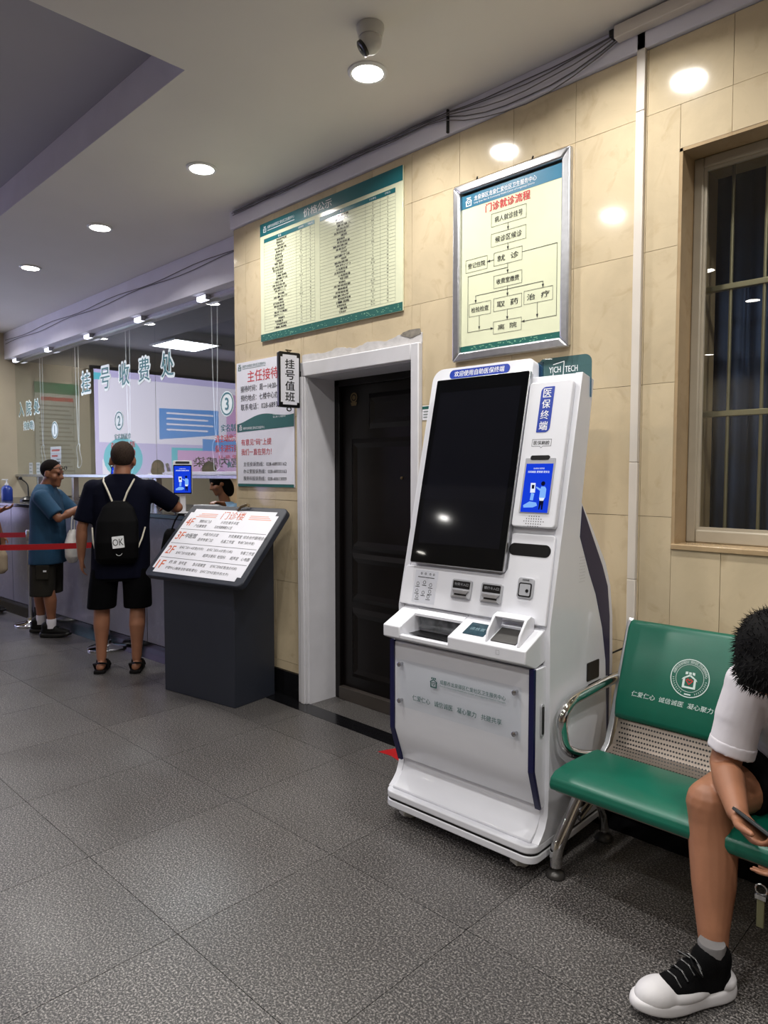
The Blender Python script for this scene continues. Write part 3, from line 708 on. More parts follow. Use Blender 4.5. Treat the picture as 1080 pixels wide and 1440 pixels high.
for ti, (a, c, cs) in enumerate(tabs):
    for k in range(nr):
        zz = ttop - .026 - rh * (k + .5)
        put_text(q, random.choice(items), Mp, (a + cs[0]) / 2 + random.uniform(-.02, .02), zz, rh * .62, random.uniform(.05, .15), bold=.035)
        put_text(q, random.choice(units), Mp, (cs[0] + cs[1]) / 2, zz, rh * .55, bold=.0)
        put_text(q, '%d' % random.choice((2, 4, 5, 8, 10, 12, 15, 20, 25, 30, 45, 60, 80)), Mp, (cs[1] + c) / 2, zz, rh * .52, bold=.0)
o = q.build('table_print', black_print, pb); o['kind'] = 'stuff'

# ---- framed flow chart of how to see a doctor
fp = thing('framed_poster', 'silver framed flow chart poster with teal header above the kiosk', 'poster', (-1.987, PY, 2.065))
x0, x1, z0, z1 = -2.32, -1.654, 2.066, 2.942; fw = .045
for (a, c, e_, g, mit) in ((x0, z0, x0 + fw, z1, 'L'), (x1 - fw, z0, x1, z1, 'R'), (x0, z0, x1, z0 + fw, 'B'), (x0, z1 - fw, x1, z1, 'T')):
    p = {'L': [(x0, z0), (x0 + fw, z0 + fw), (x0 + fw, z1 - fw), (x0, z1)], 'R': [(x1, z0), (x1, z1), (x1 - fw, z1 - fw), (x1 - fw, z0 + fw)],
         'B': [(x0, z0), (x1, z0), (x1 - fw, z0 + fw), (x0 + fw, z0 + fw)], 'T': [(x0, z1), (x0 + fw, z1 - fw), (x1 - fw, z1 - fw), (x1, z1)]}[mit]
    MB().prism(p, PY - .032, PY - .0005, ax=1).build('frame_rail', alu, fp, bevel=.009, seg=3)
MB().box((x0 + fw - .004, PY - .012, z0 + fw - .004), (x1 - fw + .004, PY - .0006, z1 - fw + .004)).build('sheet', cream_sheet, fp)
px0, pz0 = x0 + fw, z0 + fw; Wd, Ht = x1 - x0 - 2 * fw, z1 - z0 - 2 * fw; Mp = wallf((px0, PY - .0125, pz0))
q = MB(); rect(q, 0, Ht - .075, Wd, Ht - .010, Mp); q.build('header_band', teal2, fp)
q = MB(); rect(q, 0, Ht - .010, Wd, Ht, Mp); q.build('shadow_gap', black, fp)
q = MB(); rect(q, 0, 0, Wd, .03, Mp); q.build('footer_band', green_print, fp)
q = MB()
for k in range(40):
    a, c = random.uniform(.01, Wd - .02), random.uniform(.004, .024); rect(q, a, c, a + random.uniform(.004, .012), c + .004, Mp, .0008)
q.build('footer_pattern', MATS['pale_green_print'], fp)
q = MB(); house_logo(q, .045, Ht - .046, .042, Mp, .001)
put_text(q, '龙泉驿区龙泉仁爱社区卫生服务中心', Mp, .078, Ht - .036, .025, .36, 'L', bold=.01, z=.001)
put_text(q, 'Long Quan Ren Ai Community Health Center of Longquanyi District', Mp, .078, Ht - .059, .011, .35, 'L', z=.001); q.build('lettering', white_print, fp)
q = MB(); put_text(q, '门诊就诊流程', Mp, Wd * .48, Ht - .103, .041, .255, bold=.03); q.build('lettering', red_print, fp)
# flow chart: coordinates as fractions of the sheet
fx_ = lambda u: u * Wd
fz_ = lambda v: (1 - v) * Ht
ln, tx = MB(), MB()
def fbox(u0, v0, u1, v1, s, h=.029):
    a, c, e_, g = fx_(u0), fz_(v1), fx_(u1), fz_(v0)
    for p1, p2 in (((a, c), (e_, c)), ((e_, c), (e_, g)), ((e_, g), (a, g)), ((a, g), (a, c))): line(ln, p1, p2, .0016, Mp)
    put_text(tx, s, Mp, (a + e_) / 2, (c + g) / 2, h, min((e_ - a) * .8, len(s) * h * 1.05), bold=.012)
fbox(.32, .179, .666, .258, '病人就诊挂号'); fbox(.32, .301, .666, .38, '候诊区候诊'); fbox(.35, .42, .63, .50, '就  诊')
fbox(.05, .421, .28, .50, '登记住院', .026); fbox(.35, .56, .63, .636, '收费室缴费', .026); fbox(.35, .698, .63, .777, '取  药')
fbox(.653, .692, .92, .771, '治  疗'); fbox(.09, .702, .32, .781, '检验检查', .026); fbox(.35, .84, .63, .915, '离  院', .026)
def arrow(pts):
    P = [(fx_(u), fz_(v)) for u, v in pts]
    for k in range(len(P) - 1): line(ln, P[k], P[k + 1], .0022, Mp)
    a, c = Vector(P[-2]), Vector(P[-1]); d = (c - a).normalized(); n = Vector((-d.y, d.x))
    flat(ln, [c + d * .003, c - d * .015 + n * .006, c - d * .015 - n * .006], Mp, .0008)
arrow([(.49, .258), (.49, .299)]); arrow([(.49, .38), (.49, .418)]); arrow([(.49, .50), (.49, .558)]); arrow([(.35, .46), (.284, .46)])
arrow([(.49, .636), (.49, .696)]); arrow([(.49, .655), (.16, .655), (.16, .70)]); arrow([(.49, .655), (.83, .655), (.83, .69)])
arrow([(.49, .777), (.49, .838)]); arrow([(.2, .781), (.2, .868)]); arrow([(.78, .771), (.78, .858)])
arrow([(.63, .455), (.955, .455), (.955, .867), (.635, .867)]); arrow([(.49, .525), (.075, .525), (.075, .877), (.346, .877)])
ln.build('chart_lines', black_print, fp); tx.build_lines('lettering', black_print, fp)
for xx in (-2.19, -1.87): MB().tube([(xx, PY - .004, z1 + .002), (xx + .012, PY - .012, z1 + .02)], .004, 6).build('hanger_hook', black, fp)

# ---- director's reception poster left of the door
np_ = thing('wall_notice', 'white wall notice with red title and phone numbers beside the door', 'poster', (-3.985, PY, 1.405))
x0, x1, z0, z1 = -4.315, -3.657, 1.405, 2.278
MB().box((x0, PY - .008, z0), (x1, PY - .0005, z1)).build('panel', white_sheet, np_)
Wd, Ht = x1 - x0, z1 - z0; Mp = wallf((x0, PY - .0085, z0))
q = MB(); rect(q, .005, 0, Wd - .005, .02, Mp); q.cut()
wv = [(0, .385), (Wd, .40)] + [(Wd * (1 - k / 24), .462 + .02 * math.sin(2.1 * math.pi * (1 - k / 24) - 1.4) + .04 * (1 - k / 24)) for k in range(25)]
flat(q, wv, Mp); q.cut(); house_logo(q, .04, Ht - .036, .042, Mp, .0008)
put_text(q, '成都市龙泉驿区仁爱社区卫生服务中心', Mp, .075, Ht - .03, .02, .28, 'L'); rect(q, .075, Ht - .048, .35, Ht - .0455, Mp); q.build_lines('green_print', green_print, np_)
q = MB(); house_logo(q, .045, .415, .035, Mp, .0008); put_text(q, '成都市龙泉驿区仁爱社区卫生服务中心', Mp, .075, .41, .018, .26, 'L', z=.0008)
put_text(q, '仁爱仁心 诚信诚医', Mp, .5, .49, .012, .14, z=.0008); put_text(q, '凝心聚力 共建共享', Mp, .5, .472, .012, .14, z=.0008); q.build_lines('lettering', white_print, np_)
q = MB(); put_text(q, '主任接待日', Mp, .355, .768, .078, .44, bold=.008)
put_text(q, '有意见“码”上提', Mp, .05, .312, .045, .36, 'L', bold=.01); put_text(q, '我们一直在努力！', Mp, .05, .243, .045, .36, 'L', bold=.01); q.build_lines('lettering', red_print, np_)
q = MB()
for s, zz in (('接待时间：周一14:00-17:00', .686), ('预约地点：七楼中心办公室', .622), ('联系电话：028-68930163', .558)): put_text(q, s, Mp, .05, zz, .045, .53, 'L', bold=.008)
for s, zz in (('主任投诉热线：028-68930162', .158), ('办公室投诉热线：028-68930163', .108), ('服务科投诉热线：028-60613009', .058)): put_text(q, s, Mp, .075, zz, .03, .5, 'L', bold=.008)
q.build_lines('lettering', black_print, np_)

# ---- small price label right of the door
sl = thing('paper_label', 'small white paper label with green heading beside door frame', 'label', (-2.5, PY, 1.79))
MB().box((-2.545, PY - .003, 1.785), (-2.38, PY - .0005, 1.862)).build('sheet', white_sheet, sl)
Mp = wallf((-2.545, PY - .0032, 1.785)); q = MB(); rect(q, 0, .058, .165, .073, Mp); q.build('heading', green_print, sl)
q = MB()
for k in range(3): rect(q, .008, .042 - .015 * k, .055, .048 - .015 * k, Mp); rect(q, .07, .042 - .015 * k, .14, .048 - .015 * k, Mp)
q.build('print', mat('grey_print2', (120, 130, 130), .6), sl)

# ---- projecting sign for the registration desk, on a bracket by the door frame
hs = thing('projecting_sign', 'small black framed hanging sign reading registration on duty', 'sign', (-3.57, 2.81, 1.91))
MS = frame((-3.57, 2.745, 2.085), (-math.sin(R(6)), -math.cos(R(6)), 0), (0, 0, 1), (math.cos(R(6)), -math.sin(R(6)), 0))
MS = frame((-3.57, 2.745, 2.085), (math.sin(R(8)), math.cos(R(8)), 0), (0, 0, 1), (math.cos(R(8)), -math.sin(R(8)), 0))
MB().prism(rrect(.155, .345, .012), -.014, .012, MS).build('frame', black, hs, bevel=.003)
notch = [(-.065, -.14), (-.05, -.14), (-.05, -.155), (.05, -.155), (.05, -.14), (.065, -.14), (.065, .14), (.05, .14), (.05, .155), (-.05, .155), (-.05, .14), (-.065, .14)]
MB().prism(notch, .011, .0135, MS).build('face', white_sheet, hs)
q = MB()
for k, ch in enumerate('挂号值班'): put_text(q, ch, MS, 0, .098 - k * .068, .058, .066, bold=.022, z=.0142)
q.build('lettering', black_print, hs)
q = MB(); q.tube([(0, .172, 0), (-.02, .185, 0), (.02, .185, 0)], .005, 8, M=MS, closed=True); q.build('hook', brass, hs)
MB().tube([(.015 * math.cos(k * .63), -.182 + .012 * math.sin(k * .63), 0) for k in range(10)], .004, 6, M=MS, closed=True).build('ring', black, hs, smooth=True)
MB().box((.07, -.055, -.012), (.1, .06, .012), MS).build('bracket', black, hs, bevel=.003)

# ---- cable trunking running up the wall
cd = thing('cable_trunking', 'white plastic cable trunking running up the tiled wall beside the window', 'trunking', (-1.34, PY, .2))
trk = mat('trunking_plastic', (214, 206, 196), .45, var=.05, scale=5)
zs = [.172, 1.05, 1.545, 2.98, 3.3]
for k in range(len(zs) - 1): MB().box((-1.362, PY - .02, zs[k] + .0008), (-1.326, PY - .0005, zs[k + 1] - .0008)).build('trunking_length', trk, cd, bevel=.002)
ht = thing('ceiling_trunking', 'horizontal white trunking under ceiling edge right of the vertical trunking', 'trunking', (-.5, PY, 3.29))
MB().box((-1.44, PY - .07, 3.285), (.9, PY - .021, 3.335)).build('trunking_length', trk, ht, bevel=.003)
MB().box((-1.46, PY - .07, 3.30), (-1.441, PY - .03, 3.325)).build('end_clip', black, ht)
# loose cables slung under the ceiling edge
cab = mat('grey_cable', (104, 100, 102), .6)
for k in range(5):
    sag = .02 + .022 * k
    pts = []
    for i in range(25):
        x = -4.3 + i * (2.9 / 24); t_ = max(0, (x + 2.4) / 1.0); s_ = 4 * t_ * (1 - t_) if 0 < t_ < 1 else 0
        pts.append((x, YW - .026 - .008 * (k % 3), 3.333 - .012 * (k // 2) - sag * s_ * 1.0 - .006 * abs(math.sin(i * .8 + k))))
    t = MB().tube(pts, .0028, 6).build('wall_cable', cab, None, smooth=True, loc=(-3, YW - .03, 3.3))
    tag(t, 'thin dark cable slung along the white band under the ceiling', 'cable', 'cables under the ceiling edge')
for k in range(2):
    pts = [(-10.1 + i * .2375, 3.122, 3.19 + .10 * k * .4 + .012 * math.sin(i * .9 + 2 * k) + .004 * i * (1 - k) * .2) for i in range(25)]
    t = MB().tube(pts, .0035, 6).build('wall_cable', cab, None, smooth=True, loc=(-7, 3.122, 3.2))
    tag(t, 'thin cable running along the fascia above the counter glass', 'cable', 'cables on the counter fascia')
ck = MB().box((-2.362, YW - .033, 3.225), (-2.352, YW - .0205, 3.34)).build('cable_strap', black, None, loc=(-2.357, YW - .03, 3.225)); tag(ck, 'short black strap holding cables to the white band', 'strap')
# loose mains lead behind the bench
t = MB().tube([(-1.30, 2.84, .80), (-1.33, 2.835, .79), (-1.37, 2.83, .75), (-1.42, 2.82, .72)], .004, 6).build('mains_lead', black, None, smooth=True, loc=(-1.36, 2.83, .75)); tag(t, 'thin black lead hanging on the tiles beside the kiosk', 'cable')

# ---- dome camera on the ceiling
dc = thing('dome_camera', 'white dome security camera on the ceiling', 'security camera', (-2.165, 2.10, ZC))
cw = mat('camera_white', (196, 194, 190), .35)
Mc = Matrix.Translation((-2.165, 2.10, ZC)) @ Matrix.Rotation(math.pi, 4, 'X')
MB().lathe([(.058, .001), (.058, .012), (.052, .03), (.05, .045)], 28, Mc).build('base', cw, dc, smooth=True, ang=50)
MB().ball((0, 0, .062), .047, Mc, 24, 16).build('dome', cw, dc, smooth=True)
dv = Vector((-.55, -.55, -.62)).normalized(); xa = dv.cross(Vector((0, 0, 1))).normalized(); ya = xa.cross(dv)
Mlens = frame(Vector((-2.165, 2.10, ZC - .062)) + dv * .034, xa, ya, dv)
MB().lathe([(.034, 0), (.034, .012), (.028, .016)], 24, Mlens).build('lens_hood', black, dc, smooth=True)
MB().lathe([(.021, .0165), (.02, .019), (.008, .021)], 20, Mlens).build('lens', black_gloss, dc, smooth=True)

# ---- red floor marking
ra = thing('floor_arrow', 'red adhesive arrow marking stuck to the floor beside the kiosk', 'floor sticker', (-2.5, 2.65, 0))
MB().prism([(-2.64, 2.61), (-2.60, 2.72), (-2.52, 2.70), (-2.53, 2.665), (-2.36, 2.62), (-2.37, 2.575), (-2.55, 2.62)], .0003, .0012).build('sticker', mat('red_tape', (176, 30, 34), .4), ra)

# ================================================================== DIRECTORY STAND
da = R(9.5)
dst = thing('directory_stand', 'dark slate floor directory stand with sloping white sheet', 'stand', (-3.775, 2.455, 0), da)
MDs = world_of(dst)
slate = mat('slate_metal', (38, 42, 52), .5, var=.04)
MB().prism([(0, .0), (.36, .0), (.36, 1.16), (.02, .80), (0, .78)], -.70, 0, MDs, ax=0).build('body', slate, dst, bevel=.004)
# sloping board
bx0, bx1 = -.785, .165; d0, zb, d1, zt = -.1, .808, .335, 1.27
sl_ = math.hypot(d1 - d0, zt - zb); uy = ((d1 - d0) / sl_, (zt - zb) / sl_)
MBd = MDs @ frame(((bx0 + bx1) / 2, d0, zb), (1, 0, 0), (0, uy[0], uy[1]), (0, -uy[1], uy[0]))
BW = bx1 - bx0
MB().prism(rrect(BW, sl_, .045, 6, 0, sl_ / 2), -.045, 0, MBd).build('board', slate, dst, bevel=.008, seg=3)
SW, SH = BW - .085, sl_ - .075
n_ = .032
sheet = [(-SW / 2 + n_, 0), (SW / 2 - n_, 0), (SW / 2 - n_, n_), (SW / 2, n_), (SW / 2, SH - n_), (SW / 2 - n_, SH - n_), (SW / 2 - n_, SH), (-SW / 2 + n_, SH), (-SW / 2 + n_, SH - n_), (-SW / 2, SH - n_), (-SW / 2, n_), (-SW / 2 + n_, n_)]
Msh = MBd @ Matrix.Translation((0, .035, 0))
MB().prism(sheet, .0002, .0015, Msh).build('sheet', white_sheet, dst)
Mt = Msh @ Matrix.Translation((0, 0, .0015))
q = MB(); put_text(q, '门诊楼', Mt, .02, SH - .048, .068, .22, bold=.0)
for k, s in enumerate(('1F', '2F', '3F', '4F')): put_text(q, s, Mt, -SW / 2 + .06, .065 + k * .125, .068, .075, bold=.012)
q.build_lines('lettering', orange_print, dst)
q = MB()
for s in (-1, 1):
    for k in range(3): rect(q, .02 + s * .16, SH - .045 - .014 * k, .02 + s * (.33 + .02 * k), SH - .0385 - .014 * k, Mt)
q.build('stripes', mat('salmon_print', (226, 160, 140), .5), dst)
q = MB()
for k in range(3): rect(q, -SW / 2 + .012, .122 + k * .125, SW / 2 - .012, .125 + k * .125, Mt)
q.build('rules', black_print, dst)
q = MB()
def rowt(z, xs, ss, h=.027):
    for x, s in zip(xs, ss): put_text(q, s, Mt, x, z, h, len(s) * h * (.92 if len(s) < 8 else .7), 'L', bold=.0)
rowt(.45, (-.28, -.06), ('预防科门诊', '计划生育手术室')); rowt(.408, (-.30, -.09), ('产后康复室', '妇女保健保健办公室'))
rowt(.34, (-.15, .1, .24, .35), ('中医内科诊室', '针灸推拿室', '综合治疗区', '远程会诊')); rowt(.293, (-.17, .06, .22), ('医师专家门诊', '名医工作室', '专病门诊(中医)'))
put_text(q, '中医馆', Mt, -.32, .318, .042, .115, 'L', bold=.018)
rowt(.215, (-.3, -.02, .3), ('全科门诊1-4诊室(内科)', '全科门诊5-6诊室(儿科)', '专家工作室')); rowt(.168, (-.3, -.02, .12, .24, .34), ('全科门诊7诊室(骨科)', '超声诊断科', '检验科', '超声室', '心电图'))
rowt(.09, (-.3, -.2, -.06, .11), ('药 房', '挂号室', '急诊观察室', '全科门诊8诊室(急诊内科)')); rowt(.042, (-.3, .05), ('护理中心(输液/注射/留观/雾化)', '全科门诊9诊室(外伤/大外)'))
q.build_lines('lettering', black_print, dst)
clp = MB(); Mk = MBd @ Matrix.Translation((.06, sl_ - .02, 0))
MB().tube([(-.03, -.02, .004), (.0, .0, .02), (.045, .018, .024), (.06, .02, .012)], .009, 8, Mk).build('clip', brass, dst, smooth=True)
# ================================================================== SELF-SERVICE KIOSK
kk = thing('self_service_kiosk', 'tall white self-service kiosk with large black screen and blue sign', 'kiosk', (-1.747, 2.45, 0), R(2))
MK = world_of(kk)
TL_ = math.hypot(.225, .964); su, sv = .225 / TL_, .964 / TL_
P0y, P0z = -.213, .925
def slab(off=0.0, x=0.0, s=0.0):     # frame on the leaning front: x right, y up the slope, z outwards
    o = (x, P0y + su * s - sv * off, P0z + sv * s + su * off)
    return MK @ frame(o, (1, 0, 0), (0, su, sv), (0, -sv, su))
SX0, SX1 = -.378, .368
pf = lambda s: (P0y + su * s, P0z + sv * s)
topR, topL = pf(.99), pf(1.072)
back = [(.105, 1.868), (.02, 1.385), (.105, 1.29), (.236, 1.131), (.285, 1.03), (.31, .90), (.318, .70), (.31, .36), (.305, .1286)]
foot = [(-.278, .1286), (-.276, .131), (-.268, .137), (-.25, .152), (-.23, .175), (-.213, .215), (-.207, .28), (-.207, .6)]
# side plates carry the profile, the core sits between them
for (a, c, nm) in ((SX0, SX0 + .03, 'side_plate'), (SX1 - .03, SX1, 'side_plate')):
    MB().prism(foot + [(P0y, P0z), topR] + back, a, c, MK, ax=0).build(nm, kwhite, kk, bevel=.008, seg=3)
core = [(-.285, .1286), (-.285, .14), (-.25, .158), (-.222, .19), (-.205, .24), (-.2, .6), (P0y + .004, P0z), (topR[0] + .003, topR[1] - .001)] + [(y - .012, z) for y, z in back]
MB().prism(core, SX0 + .0302, SX1 - .0302, MK, ax=0).build('core', kwhite, kk, bevel=.003)
# taller left part of the head and the slim neck at the notch
hd = [(SX0 + .0, .93), (.165, .93)]
poly = rrect(.142 - SX0, .12, [.001, .022, .055, .001], 6, (SX0 + .142) / 2, 1.012)
MB().prism(poly, -.075, -.0005, slab()).build('head', kwhite, kk, bevel=.006, seg=3)
# navy fins behind
for x_, s_ in ((SX1, 1), (SX0, -1)):
    nav = [(.022, 1.372), (.008, 1.252), (.092, 1.10), (.15, 1.01), (.215, .86), (.25, .72), (.268, .52), (.272, .40), (.287, .40), (.287, .70), (.28, .90), (.256, 1.03), (.205, 1.12), (.085, 1.285)]
    MB().prism(nav, x_ - .004 * s_, x_ + .002 * s_, MK, ax=0).build('navy_flash', navy, kk)
# base with black shadow joint and castors
plan = lambda g: rrect(SX1 - SX0 - 2 * g, .63 - 2 * g, .05 - g * .5, 6, (SX0 + SX1) / 2, 0.0)
MB().prism(plan(.004), .0895, .0985, MK).build('joint', black, kk)
MB().prism(plan(0), .0985, .1285, MK).build('foot_plate', kwhite, kk, bevel=.006, seg=3)
MB().prism(plan(0), .060, .0895, MK).build('base_plate', kwhite, kk, bevel=.004)
cast = mat('castor_plastic', (196, 194, 188), .45)
for cx in (-.29, .275):
    for cy in (-.235, .235):
        w = MB(); w.prism([(-.04, .06), (.03, .06), (.035, .03), (.0, .002 + .004), (-.045, .02)], -.022, .022, MK @ Matrix.Translation((cx, cy, 0)) @ Matrix.Rotation(R(70), 4, 'Z'), ax=1)
        c = w.build('castor', cast, kk, bevel=.004)
        MB().lathe([(.026, -.012), (.028, -.008), (.028, .008), (.026, .012)], 18, MK @ Matrix.Translation((cx + .006, cy, .0285)) @ Matrix.Rotation(R(70), 4, 'Z') @ Matrix.Rotation(R(90), 4, 'X')).build('wheel', cast, c, smooth=True)
# big touch screen
Ms = slab()
MB().prism(rrect(.468, .812, .006, 3, -.0825, .597), .0005, .020, Ms).build('screen_housing', kgrey, kk, bevel=.003)
MB().prism(rrect(.476, .82, .006, 3, -.0825, .597), .0202, .034, Ms).build('screen_bezel', alu, kk, bevel=.002)
MB().prism(rrect(.47, .814, .005, 3, -.0825, .597), .0342, .0372, Ms).build('screen_glass', black_gloss, kk)
q = MB(); rect(q, -.29, .275, .125, .945, slab(.0372)); q.build('display_area', mat('display_off', (13, 14, 19), .06, var=.05), kk)
# blue head sign
q = MB().prism(rrect(.315, .04, .0195, 6, -.125, 1.041), .0002, .0015, Ms); q.build('head_sign', blue_sign, kk)
q = MB(); put_text(q, '欢迎使用自助医保终端', slab(.0015), -.125, 1.041, .026, .262, bold=.01); q.build('lettering', white_print, kk)
# tall raised panel on the right with its sign and the face terminal
MB().prism(rrect(.19, .585, .014, 5, .252, .664), .0003, .026, Ms).build('terminal_panel', kwhite, kk, bevel=.005, seg=3)
Mr = slab(.026)
MB().prism(rrect(.058, .185, [.02, .003, .02, .003], 6, .243, .84), .0001, .0012, Mr).build('terminal_sign', blue_sign, kk)
q = MB()
for k, ch in enumerate('医保终端'): put_text(q, ch, Mr, .243, .907 - .0445 * k, .036, .036, bold=.012, z=.0018)
q.build('lettering', white_print, kk)
q = MB(); u0, v0, u1, v1 = .203, .692, .287, .719
for a, c in (((u0, v0), (u0, v1)), ((u0, v1), (u1, v1)), ((u1, v1), (u1, v0)), ((u1, v0), (.252, v0)), ((.252, v0), (.245, v0 - .007)), ((.245, v0 - .007), (.238, v0)), ((.238, v0), (u0, v0))): line(q, a, c, .0015, Mr)
put_text(q, '医保刷脸', Mr, .245, .7055, .016, .07, bold=.015); q.build('lettering', black_print, kk)
MB().prism(rrect(.132, .218, .004, 3, .251, .535), .0001, .003, Mr).build('terminal_frame', kgrey, kk, bevel=.001)
MB().prism(rrect(.084, .018, .008, 5, .249, .645), .0001, .004, Mr).build('camera_window', black, kk)
scr_blue = emit_mat('terminal_screen_blue', (24, 62, 214), 1.0); scr_lt = emit_mat('terminal_screen_light', (130, 180, 250), 1.0); scr_wh = emit_mat('terminal_screen_white', (230, 238, 252), 1.0); scr_dk = emit_mat('terminal_screen_dark', (16, 18, 44), 1.0)
def terminal_picture(M, w, h, parent):
    """picture on the face-pay terminal: a figure using a machine under two lines of text"""
    q = MB(); rect(q, -w / 2, -h / 2, w / 2, h / 2, M, .0004); q.build('display', scr_blue, parent)
    q = MB(); flat(q, [(-.42 * w, -.36 * h), (-.2 * w, -.28 * h), (.05 * w, -.3 * h), (.1 * w, -.36 * h), (-.05 * w, -.4 * h), (-.4 * w, -.41 * h)], M, .0007)
    flat(q, [(-.2 * w, -.25 * h), (-.08 * w, -.26 * h), (-.06 * w, -.12 * h), (-.18 * w, -.1 * h)], M, .0007)
    flat(q, [(.16 * w, .03 * h), (.3 * w, .03 * h), (.36 * w, -.02 * h), (.36 * w, -.2 * h), (.14 * w, -.2 * h), (.14 * w, -.06 * h)], M, .0008); flat(q, [(.16 * w, -.02 * h), (.16 * w, -.07 * h), (-.02 * w, .0 * h), (-.02 * w, .03 * h)], M, .0008); q.build('picture', scr_lt, parent)
    q = MB(); flat(q, [(-.24 * w, .1 * h), (-.06 * w, .1 * h), (-.04 * w, -.1 * h), (-.22 * w, -.1 * h)], M, .0009); flat(q, [(.14 * w, -.2 * h), (.34 * w, -.2 * h), (.3 * w, -.26 * h), (.17 * w, -.26 * h)], M, .0009)
    put_text(q, '医保刷脸 就医购药', M, 0, .40 * h, .035 * h, .4 * w, z=.001); put_text(q, '扫码刷脸 更便捷 更安全', M, 0, .33 * h, .045 * h, .8 * w, bold=.02, z=.001); q.build('picture', scr_wh, parent)
    q = MB(); disc(q, .22 * w, .09 * h, .075 * w, M, .001, 20); flat(q, [(.16 * w, -.26 * h), (.32 * w, -.26 * h), (.31 * w, -.44 * h), (.25 * w, -.44 * h), (.24 * w, -.33 * h), (.2 * w, -.44 * h), (.16 * w, -.44 * h)], M, .001)
    flat(q, [(-.19 * w, .06 * h), (-.09 * w, .06 * h), (-.09 * w, -.02 * h), (-.18 * w, -.02 * h)], M, .0012); q.build('picture', scr_dk, parent)
terminal_picture(slab(.0295, .252, .525), .118, .192, kk)
hol = MB()
for k, n in enumerate((5, 7, 9, 7, 5)):
    for i in range(n): disc(hol, .255 + (i - (n - 1) / 2) * .0105, .414 - .0098 * k, .0022, Mr, .0006, 6)
o = hol.build('speaker_holes', black, kk); o['kind'] = 'stuff'
# lower raised panel: L-shape with black slot and readers
Lp = [(SX0 + .012, .006), (SX1 - .012, .006)] + [(SX1 - .02 - .012 * (1 - math.cos(R(a))), .335 + .012 * math.sin(R(a))) for a in (0, 45, 90)] + [(.168, .347), (.16, .34), (.16, .205), (.15, .188), (.132, .178), (SX0 + .03, .176), (SX0 + .02, .166)]
MB().prism(Lp, .0003, .013, Ms).build('reader_panel', kwhite, kk, bevel=.004, seg=3)
Mr2 = slab(.013)
MB().prism(rrect(.182, .048, .0235, 8, .247, .284), .0001, .0012, Mr2).build('sensor_window', black, kk)
def card_reader(x, s, txt):
    r_ = MB().prism(rrect(.1, .08, .008, 4, x, s), .0001, .008, Mr2).build('card_reader', kgrey, kk, bevel=.003)
    MB().prism(rrect(.084, .03, .003, 3, x, s + .018), .0082, .009, Mr2).build('reader_label', black, r_)
    q = MB(); put_text(q, txt, slab(.022), x, s + .02, .012, .068, bold=.0, z=.0006); q.build('lettering', kgrey, r_)
    q = MB(); q.prism([(x - .042, s - .004), (x + .042, s - .004), (x + .03, s - .018), (x - .03, s - .018)], .0081, .014, Mr2); q.prism([(x - .042, s - .034), (x + .042, s - .034), (x + .03, s - .026), (x - .03, s - .026)], .0081, .014, Mr2); q.build('slot_lip', alu, r_)
    MB().box((x - .03, s - .0255, .0081), (x + .03, s - .0185, .0095), Mr2).build('slot', black, r_)
card_reader(-.041, .1, '社保卡入口'); card_reader(.105, .1, '银行卡入口')
sc_ = MB().prism(rrect(.07, .08, .012, 5, .253, .138), .0001, .006, Mr2).build('code_scanner', kgrey, kk, bevel=.002)
MB().prism(rrect(.056, .054, .008, 4, .253, .131), .0061, .0075, Mr2).build('scan_rim', black, sc_)
MB().prism(rrect(.046, .044, .005, 4, .253, .131), .0076, .0082, Mr2).build('scan_window', kgrey, sc_)
MB().lathe([(.007, .0), (.006, .002)], 16, slab(.0212, .263, .128)).build('lens', black, sc_)
q = MB(); put_text(q, '扫码区', slab(.0192), .253, .1685, .007, .03, bold=.03); q.build('lettering', black_print, sc_)
ins = MB().prism(rrect(.125, .14, .002, 2, -.235, .09), .0001, .0006, Mr2).build('instruction_sticker', mat('pale_sticker', (206, 208, 216), .4), kk)
q = MB(); Mi = slab(.0137)
rect(q, -.28, .128, -.19, .131, Mi)
for (x, s) in ((-.275, .1), (-.24, .108), (-.205, .1), (-.275, .07), (-.24, .064), (-.205, .072), (-.27, .045), (-.21, .05)):
    ringp(q, x, s, .006, .0078, Mi, seg=14); rect(q, x - .012, s - .014, x + .012, s - .0115, Mi)
for (x, s) in ((-.262, .145), (-.24, .145), (-.215, .145), (-.195, .145)): ringp(q, x, s, .003, .005, Mi, seg=10)
q.build('print', black_print, ins)
# ledge with tray, display and keypad
lf_, lz0, lz1 = -.3475, .813, .862; lb, lbz = -.2035, .925
led = [(lf_, lz0), (lf_, lz1), (lb, lbz), (lb, .80), (-.27, .785), (-.293, .79)]
tx0, tx1 = -.255, -.005
LX = .347
MB().prism(led, -LX, tx0, MK, ax=0).build('ledge', kwhite, kk, bevel=.005, seg=3)
MB().prism(led, tx1, LX, MK, ax=0).build('ledge', kwhite, kk, bevel=.005, seg=3)
MB().prism([(lf_ + .001, lz0), (lf_ + .001, .829), (lf_ + .018, .832), (-.30, .822), (-.225, .83), (-.22, .79), (-.293, .79)], tx0 - .001, tx1 + .001, MK, ax=0).build('tray', kwhite, kk, bevel=.003)
MB().box((tx0, -.2225, .84), (tx1, -.2045, .924), MK).build('tray_back', kgrey, kk)
MB().box((tx0 + .012, -.30, .8295), (tx1 - .01, -.226, .8315), MK).build('printer_slot', black, kk)
MB().box((tx0 + .01, -.2285, .842), (tx1 - .008, -.2226, .915), MK).build('dark_window', mat('smoked_plastic', (92, 94, 98), .12, var=.5, scale=30), kk)
